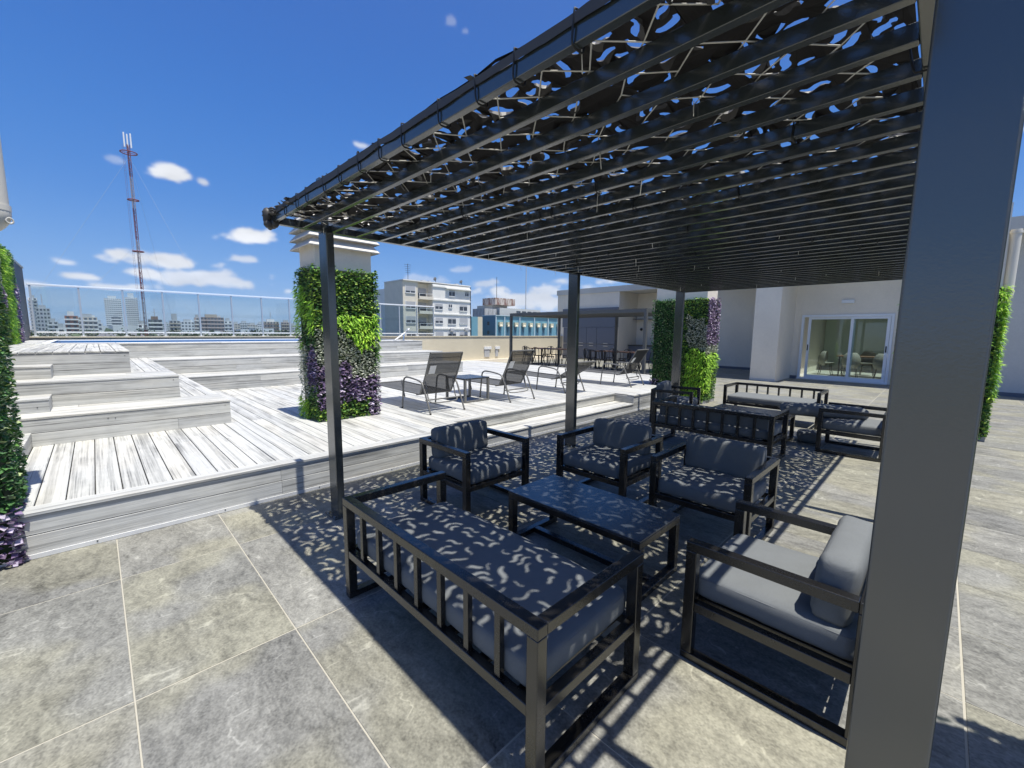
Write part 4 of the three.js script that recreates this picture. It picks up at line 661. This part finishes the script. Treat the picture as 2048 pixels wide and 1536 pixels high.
// ------------------------------------------------------------------ neighbouring buildings
const GY = -16;
{
  const b = thing('apartment_block', 'white apartment block with shutters and stacked balconies beyond the parapet', 'building');
  const z = -67.4, wall = M.aptW = std(lin(.86, .85, .81), .9, { map: stuccoMap }), beige = M.aptB = std(lin(.80, .74, .62), .9, { map: stuccoMap });
  part(b, 'wall', box3(39.4, 42.4, GY, 10.4, -74, z), beige); part(b, 'wall', box3(42.401, 45.4, GY, 10.3, -74, z - 1.3), beige); part(b, 'wall', box3(45.401, 54.3, GY, 10.3, -74, z + .25), wall); part(b, 'wall', box3(39.6, 46, GY, 9.4, -80, -74.001), M.aptW);
  part(b, 'party_wall', box3(39.35, 39.399, GY, 10.3, -74, z - .02), M.aptB); part(b, 'roof_parapet', box3(39.3, 54.4, 10.41, 10.6, -74, z + .3), wall);
  part(b, 'down_pipe', box3(54.31, 54.55, GY, 10.3, z - .1, z + .2), M.tie);
  const window_ = (x0, x1, y0, y1, zz, sh) => { const f = part(b, 'window', box3(x0, x1, y0, y1, zz - .02, zz + .03), M.win); part(f, 'frame', mergeGeometries([box3(x0 - .08, x0, y0 - .08, y1 + .08, zz, zz + .08), box3(x1, x1 + .08, y0 - .08, y1 + .08, zz, zz + .08), box3(x0, x1, y0 - .12, y0, zz, zz + .14), box3((x0 + x1) / 2 - .04, (x0 + x1) / 2 + .04, y0, y1, zz, zz + .06)]), M.white); if (sh > 0) part(f, 'shutter', box3(x0, x1, y1 - (y1 - y0) * sh, y1, zz + .032, zz + .07), M.shutter); };
  for (const [y, s] of [[8.35, .72], [5.65, .75], [3.05, .62], [.4, .4], [-2.3, .5]]) window_(39.9, 41.8, y, y + 1.15, z, s);
  for (const y of [7.3, 4.7, 1.95, -.7]) { part(b, 'balcony', mergeGeometries([box3(42.401, 45.4, y, y + .18, z - 1.299, z + .5), box3(42.401, 45.4, y + .18, y + .55, z + .4, z + .5)]), beige); part(b, 'balcony_rail', mergeGeometries([box3(42.41, 45.39, y + 1.0, y + 1.06, z + .42, z + .48), box3(42.42, 42.48, y + .55, y + 1.0, z + .42, z + .48), box3(43.9, 43.96, y + .55, y + 1.0, z + .42, z + .48)]), M.white); part(b, 'balcony_door', box3(42.9, 44.9, y + .2, y + 2.1, z - 1.299, z - 1.22), M.win); part(b, 'balcony_shutter', box3(42.9, 44.9, y + 1.3, y + 2.1, z - 1.21, z - 1.17), M.shutter); }
  for (const [x0, x1, y0, y1, s] of [[49.1, 50.5, 8.3, 9.4, .3], [53.0, 53.9, 8.5, 9.4, .4], [45.9, 47.6, 5.7, 6.7, .5], [49.0, 49.8, 6.1, 6.7, 0], [51.6, 53.5, 5.6, 6.7, .3], [45.9, 47.6, 3.1, 4.1, .6], [48.8, 50.7, 3.0, 4.1, .2], [51.6, 53.6, 3.1, 4.2, .95], [45.9, 47.7, .4, 1.4, .7], [48.8, 50.7, .4, 1.4, .3], [51.6, 53.6, .4, 1.4, .5]]) window_(x0, x1, y0, y1, z + .25, s);
  for (const y of [9.75, 7.3, 4.7, 1.95]) part(b, 'string_course', box3(45.401, 54.32, y, y + .22, z + .251, z + .40), wall);
  part(b, 'fascia_band', box3(48.3, 54.3, 9.55, 9.74, z + .251, z + .75), wall);
  for (const [x, y] of [[49.6, 1.6], [53.2, 1.7]]) part(b, 'air_conditioner', box3(x - .4, x + .4, y, y + .55, z + .26, z + .6), M.shutter);
  const dish = (x, y) => { const g = new THREE.SphereGeometry(.45, 16, 6, 0, Math.PI * 2, 0, .9); g.rotateX(-1.2); const d = part(b, 'satellite_dish', g, M.dish || (M.dish = std(lin(.2, .21, .22), .6, { side: THREE.DoubleSide })), [x, y, z - 1.0]); part(b, 'dish_pole', new THREE.CylinderGeometry(.05, .05, .8, 6), M.tie, [x, 10.9, z - 1.0]); };
  dish(47.0, 11.3); dish(53.2, 11.3);
  const an = []; an.push(box3(41.98, 42.04, 10.6, 13.8, -70.03, -69.97)); for (let k = 0; k < 5; k++) an.push(box3(41.5 - .1 * k * .5, 42.5 + .1 * k * .5, 12.2 + k * .35, 12.24 + k * .35, -70.02, -69.98)); part(b, 'aerial', mergeGeometries(an), M.tie);
  for (const [x, w] of [[44.2, .8], [45.6, .4], [51.9, .7]]) part(b, 'roof_vent', box3(x, x + w, 10.601, 10.95, z - 2, z - 1.2), M.shutter);
}
{
  const b = thing('blue_building', 'bright blue building with cream window boxes beyond the parapet', 'building'); const z = -70, bl = std(lin(.16, .36, .46), .8, { map: stuccoMap }), dk = std(lin(.10, .24, .34), .8, { map: stuccoMap }), cream = std(lin(.62, .58, .42), .8), trim = std(lin(.50, .62, .68), .7);  // dk is a darker copy of the blue, painting shade on walls and below hoods
  part(b, 'wall', box3(63.75, 92, GY, 5.1, -74.3, z), bl); part(b, 'side_wall', box3(63.7, 63.749, GY, 5.1, -74.3, z - .03), dk); part(b, 'wall', box3(57.0, 58.7, GY, 4.7, -74, z), bl); part(b, 'beige_column', box3(58.701, 60.0, GY, 4.7, -74, z), M.parapet); part(b, 'wall', box3(60.001, 63.69, GY, 4.7, -75.5, -74.31), dk);
  for (const x of [63.85, 66.5, 71.4, 76.5, 81.6, 86.8]) part(b, 'pilaster', box3(x - .12, x + .12, GY, 5.1, z + .001, z + .18), trim);
  for (const x of [65.1, 67.6, 70.0, 72.6, 75.0, 77.7, 80.0, 82.7, 85.5]) { const g = new THREE.SphereGeometry(.55, 12, 8, 0, Math.PI * 2, 0, Math.PI / 2); g.scale(1, .9, .7); part(b, 'cream_hood', box3(x - .55, x + .55, 3.0, 3.72, z + .001, z + .55), cream); part(b, 'hood_lamp', g, M.parapet, [x, 2.72, z + .4]); const t = new THREE.ConeGeometry(.42, 1.5, 4); t.rotateX(Math.PI); t.scale(1, 1, .3); part(b, 'painted_hood_shadow', t, dk, [x, 1.9, z + .14]); }  // dark cones below the hoods stand in for their cast shadows
  part(b, 'cornice', box3(63.6, 92, 5.101, 5.25, -74.3, z + .25), trim); for (const y of [1.0, 3.0]) part(b, 'side_window', box3(63.66, 63.699, y, y + .8, -72.6, -71.9), M.win);
  part(b, 'roof_house', box3(67.1, 71.0, 5.1, 7.1, -82, -77.5), M.concrete); part(b, 'roof_house', box3(72.5, 87.7, 5.1, 7.5, -84, -78), std(lin(.52, .52, .49), .9)); part(b, 'roof_house', box3(71.9, 77.0, 5.1, 8.2, -86, -80), M.stuccoGrey);
  part(b, 'water_tank', box3(71.2, 78.1, 8.2, 9.9, -83, -78.2), M.tank); for (let x = 78.4; x < 87; x += 2.1) part(b, 'roof_window', box3(x, x + 1.5, 6.5, 6.95, -78.02, -77.95), M.win);
  for (const x of [73.3]) part(b, 'lightning_rod', new THREE.CylinderGeometry(.05, .07, 5.4, 6), M.tie, [x, 12.5, -80]);
}
{ const o = thing('radio_pole', 'thin grey radio pole rising behind the blue building', 'pole', [88.2, GY, -84]); part(o, 'shaft', new THREE.CylinderGeometry(.09, .22, 36, 8), M.shutter, [0, 18, 0]); part(o, 'base', box3(-.6, .6, 0, .5, -.6, .6), M.concrete); }
// lattice mast
{
  const o = thing('lattice_mast', 'tall red and white guyed lattice mast behind the glass railing', 'mast', [7.5, GY, -111.7]); const top = 54.2, r = .24;
  const stick = (a, b, q) => { const A = new THREE.Vector3(...a), B = new THREE.Vector3(...b), l = A.distanceTo(B), g = new THREE.CylinderGeometry(q, q, l, 5, 1, true); g.rotateX(Math.PI / 2); g.lookAt(B.clone().sub(A)); g.translate((A.x + B.x) / 2, (A.y + B.y) / 2, (A.z + B.z) / 2); return g; };
  const leg = k => [Math.cos(k * 2.094 + .4) * r, Math.sin(k * 2.094 + .4) * r]; const parts = { red: [], white: [] };
  const N = 54; for (let i = 0; i < N; i++) { const y0 = i * (top - 2) / N, y1 = (i + 1) * (top - 2) / N, c = Math.floor(i / 6) % 2 ? 'white' : 'red'; for (let k = 0; k < 3; k++) { const a = leg(k), b2 = leg((k + 1) % 3); parts[c].push(stick([a[0], y0, a[1]], [a[0], y1, a[1]], .05), stick([a[0], y0, a[1]], [b2[0], y1, b2[1]], .028), stick([a[0], y0, a[1]], [b2[0], y0, b2[1]], .028)); } }
  part(o, 'red_sections', mergeGeometries(parts.red), M.red); part(o, 'white_sections', mergeGeometries(parts.white), M.mastWhite);
  const ld = []; for (let i = 0; i < 100; i++) ld.push(stick([-.85, i * .52, 0], [-.62, i * .52, 0], .014)); ld.push(stick([-.85, 0, 0], [-.85, 52, 0], .013), stick([-.62, 0, 0], [-.62, 52, 0], .013)); part(o, 'ladder', mergeGeometries(ld), M.red);
  for (const [y, q] of [[50.7, 1.25], [42.1, .85], [32.5, .85]]) { const t = new THREE.TorusGeometry(q, .09, 6, 20); t.rotateX(Math.PI / 2); part(o, 'platform_ring', t, M.red, [0, y, 0]); const sp = []; for (let k = 0; k < 4; k++) sp.push(stick([0, y, 0], [Math.cos(k * 1.57) * q, y, Math.sin(k * 1.57) * q], .05)); part(o, 'platform_arms', mergeGeometries(sp), M.red); }
  for (const [x, zz] of [[-.5, .1], [.45, .2], [.0, -.5]]) part(o, 'antenna_panel', new RoundedBoxGeometry(.22, 2.6, .18, 1, .03), M.white, [x, 52.9, zz]);
  const gw = []; for (let k = 0; k < 3; k++) for (const y of [50, 34, 18]) gw.push(stick([0, y, 0], [Math.cos(k * 2.094 + .9) * 26, 1, Math.sin(k * 2.094 + .9) * 26], .012)); part(o, 'guy_wires', mergeGeometries(gw), M.shutter);
}
// skyline seen through the railing: [x, z, width, top, style, label]
const facade = (r, g, b) => std(lin(r, g, b), .9, { map: stuccoMap });
const FC = { white: facade(.80, .80, .79), grey: facade(.46, .48, .50), dark: facade(.13, .14, .16), red: facade(.30, .13, .09), beige: facade(.52, .46, .38), pink: facade(.50, .40, .36), brown: facade(.24, .16, .12), pale: facade(.68, .70, .71) };
function block(x, z, w, top, col, slabCol, label, o = {}) {
  const d = o.d || Math.max(5, w * .8), b = thing('city_building', label, 'building', [x, GY, z], Math.atan2(-x, -z) * .55); const H = top - GY, fh = o.fh || 3.0, bay = o.bay || 2.2;
  part(b, 'wall', box3(-w / 2, w / 2, 0, H, -d, 0), FC[col]);
  const sl = [], wi = []; for (let y = H - fh; y > 6; y -= fh) { if (slabCol) sl.push(box3(-w / 2 - .15, w / 2 + .15, y, y + (o.sh || 1.0), -.4, (o.out || .9)), box3(-w / 2 - .5, -w / 2, y, y + .9, -d * .8, -.5)); const n = Math.max(1, Math.floor(w / bay)); for (let i = 0; i < n; i++) { const cx = -w / 2 + w * (i + .5) / n; wi.push(box3(cx - bay * .34, cx + bay * .34, y + 1.05, y + 2.5, .02, .08)); } const ns = Math.max(1, Math.floor(d / 3)); for (let i = 0; i < ns; i++) { const cz = -d * (i + .5) / ns; wi.push(box3(w / 2 + .01, w / 2 + .07, y + 1, y + 2.3, cz - .6, cz + .6), box3(-w / 2 - .07, -w / 2 - .01, y + 1, y + 2.3, cz - .6, cz + .6)); } }
  if (sl.length) part(b, 'balcony_slabs', mergeGeometries(sl), FC[slabCol]); if (wi.length) { const m = part(b, 'windows', mergeGeometries(wi), M.win); m.userData.kind = 'stuff'; }
  part(b, 'roof_house', box3(-w * .28, w * .22, H, H + (o.rh || 2.4), -d * .7, -d * .15), FC[o.rc || 'grey']);
  if (o.tank) part(b, 'water_tank', box3(w * .05, w * .38, H, H + 1.6, -d * .5, -d * .2), FC.pale);
  if (o.mast) part(b, 'aerial', mergeGeometries([box3(-.25, .25, H + 2, H + 2 + o.mast, -3.3, -2.8), box3(-.9, .9, H + 2 + o.mast * .5, H + 2.2 + o.mast * .5, -3.2, -2.9)]), M.shutter); return b;
}
const sky = [
  [-38, -599, 5.5, 29.5, 'white', 'grey', 'tall white tower with stacked balconies at the left end of the glass railing', { out: 1.8 }],
  [-27, -499, 7.5, 17.0, 'grey', null, 'grey glazed office block with a rooftop aerial, left end of the railing', { mast: 9, bay: 1.6 }],
  [-21.5, -480, 5.5, 6.5, 'grey', 'pale', 'low banded grey block right of the glazed office block'],
  [-11, -300, 3.5, 1.4, 'white', null, 'small white house left of the red and white block'],
  [-10, -420, 6.3, 10.0, 'red', 'white', 'brick red block with white balconies, second glass pane', { rc: 'white', rh: 3 }],
  [-2, -430, 9.5, 9.5, 'beige', 'white', 'wide beige block with stepped roof right of the brick red block', { tank: true }],
  [4, -450, 3, 5.6, 'pale', null, 'small pale block beside the stepped beige block'],
  [25, -900, 19, 47.5, 'pale', 'white', 'left one of the twin pale high-rise towers', { fh: 3.1, rc: 'pale', rh: 4, sh: 1.5 }],
  [48, -929, 14.5, 52.0, 'pale', 'white', 'right one of the twin pale high-rise towers, with a pointed crown', { sh: 1.5, fh: 3.1, rc: 'pale', rh: 7 }],
  [18, -600, 7.2, 13.5, 'dark', 'white', 'dark banded block standing in front of the twin towers'],
  [24, -379, 5, 4.5, 'white', 'white', 'low white block right behind the lattice mast'],
  [34, -419, 8, 8.6, 'dark', 'white', 'white-framed block with dark glazing and an aerial, right of the mast', { mast: 6, rc: 'brown' }],
  [52, -477, 7.5, 9.0, 'grey', 'beige', 'grey block with two rooftop towers, fourth glass pane', { rh: 6 }],
  [66, -516, 10.5, 8.8, 'pale', null, 'light grey block left of the big brown block', { tank: true }],
  [61, -426, 4, 11.0, 'pink', 'white', 'narrow pinkish banded block touching the big brown block'],
  [69, -414, 15.5, 11.2, 'brown', 'pink', 'big brown block with long balconies, middle of the railing', { fh: 2.9, rc: 'beige', tank: true }],
  [85, -442, 6, 9.0, 'pale', 'white', 'grey and white banded block right of the big brown block'],
  [121, -588, 8, 8.5, 'beige', null, 'small beige block far off behind the fifth glass pane'], [140, -635, 10, 10.3, 'grey', 'pale', 'far grey banded block behind the sixth glass pane'], [128, -545, 9.5, 7.0, 'beige', 'white', 'low beige terraced block behind the sixth glass pane'], [170, -679, 9, 10.5, 'pale', null, 'far pale block left of the white and brown block'],
  [125, -463, 13, 9.6, 'beige', 'brown', 'white and brown block with a thin aerial, near the planted pillar', { mast: 7, rc: 'white' }],
  [149, -498, 9, 9.8, 'pink', 'beige', 'pink beige block just left of the planted pillar'], [179, -573, 8, 7.5, 'grey', null, 'low grey block beside the planted pillar'], [53, -698, 5, 12.0, 'white', null, 'far white slab behind the dark glazed block'], [77, -796, 10, 9.0, 'pale', null, 'far pale block between the fourth and fifth panes'],
  [140, -265, 5, 22.5, 'red', 'beige', 'brick tower peeping out left of the white apartment block']
];
for (const [x, z, w, top, c, s, label, o] of sky) block(x, z, w, top, c, s, label, o || {});
for (const [x, z, l] of [[3.1, -200, 'dark pitched roof below the skyline, left of the twin towers'], [10.8, -200, 'dark pitched roof below the skyline, at the foot of the mast']]) { const o = thing('pitched_roof_house', l, 'house', [x, GY, z]); part(o, 'wall', box3(-4, 4, 0, 13.5, -6, 0), FC.beige); const g = new THREE.ConeGeometry(5.8, 3.4, 4); g.rotateY(Math.PI / 4); part(o, 'roof', g, FC.dark, [0, 15.2, -3]); }
// trees and low roofs between
{
  const crowns = [], pos = new THREE.Matrix4(), q = new THREE.Quaternion(), s = new THREE.Vector3(), ax = new THREE.Vector3(); const lf = leafShapes.boxwood; const N = 52000, im = new THREE.InstancedMesh(lf, leafMat({ roughness: .7 }), N); im.name = 'distant_tree_canopy'; const col = new THREE.Color(); const T_ = [];
  for (let k = 0; k < 260; k++) { const az = rr(-8, 34) * Math.PI / 180, d = rr(55, 330), r = rr(3, 6.5); T_.push([Math.sin(az) * d, -1.2 + rr(-4.5, 1.6) - r * .55 + d * .002, -Math.cos(az) * d, r]); }
  for (let i = 0; i < N; i++) { const t = T_[Math.floor(rnd() * T_.length)]; ax.set(rr(-1, 1), rr(-1, 1), rr(-1, 1)).normalize().multiplyScalar(t[3] * Math.pow(rnd(), .25) * (.8 + .5 * vn(ax.x * 3 + i % 7, ax.y * 3, 64, 64))); q.set(rr(-1, 1), rr(-1, 1), rr(-1, 1), rr(-1, 1)).normalize(); const ls = rr(.5, 1.1); pos.compose(new THREE.Vector3(t[0] + ax.x, t[1] + ax.y * .75, t[2] + ax.z), q, s.set(ls, ls, ls)); im.setMatrixAt(i, pos); const b = rr(.6, 1.3); im.setColorAt(i, col.setRGB(.045 * b, .085 * b, .03 * b)); }
  tag(im, 'band of dark green street trees below the skyline behind the railing', 'trees', null, 'stuff'); im.castShadow = im.receiveShadow = true; scene.add(im);
  const low = []; for (let k = 0; k < 150; k++) { const az = rr(-10, 36) * Math.PI / 180, d = rr(340, 1500), w = rr(8, 24); const g = box3(-w / 2, w / 2, GY, rr(-4, 3) + d * .004, -8, 0); g.rotateY(rr(-.6, .6)); g.translate(Math.sin(az) * d, 0, -Math.cos(az) * d); low.push(g); }
  tag(part(scene, 'distant_rooftops', mergeGeometries(low), FC.pale), 'jumble of low pale rooftops far off below the skyline', 'rooftops', null, 'stuff');
}
scene.fog = new THREE.FogExp2(0xdbe6f2, 0.00028);      // light summer haze over the city
renderer.render(scene, camera);
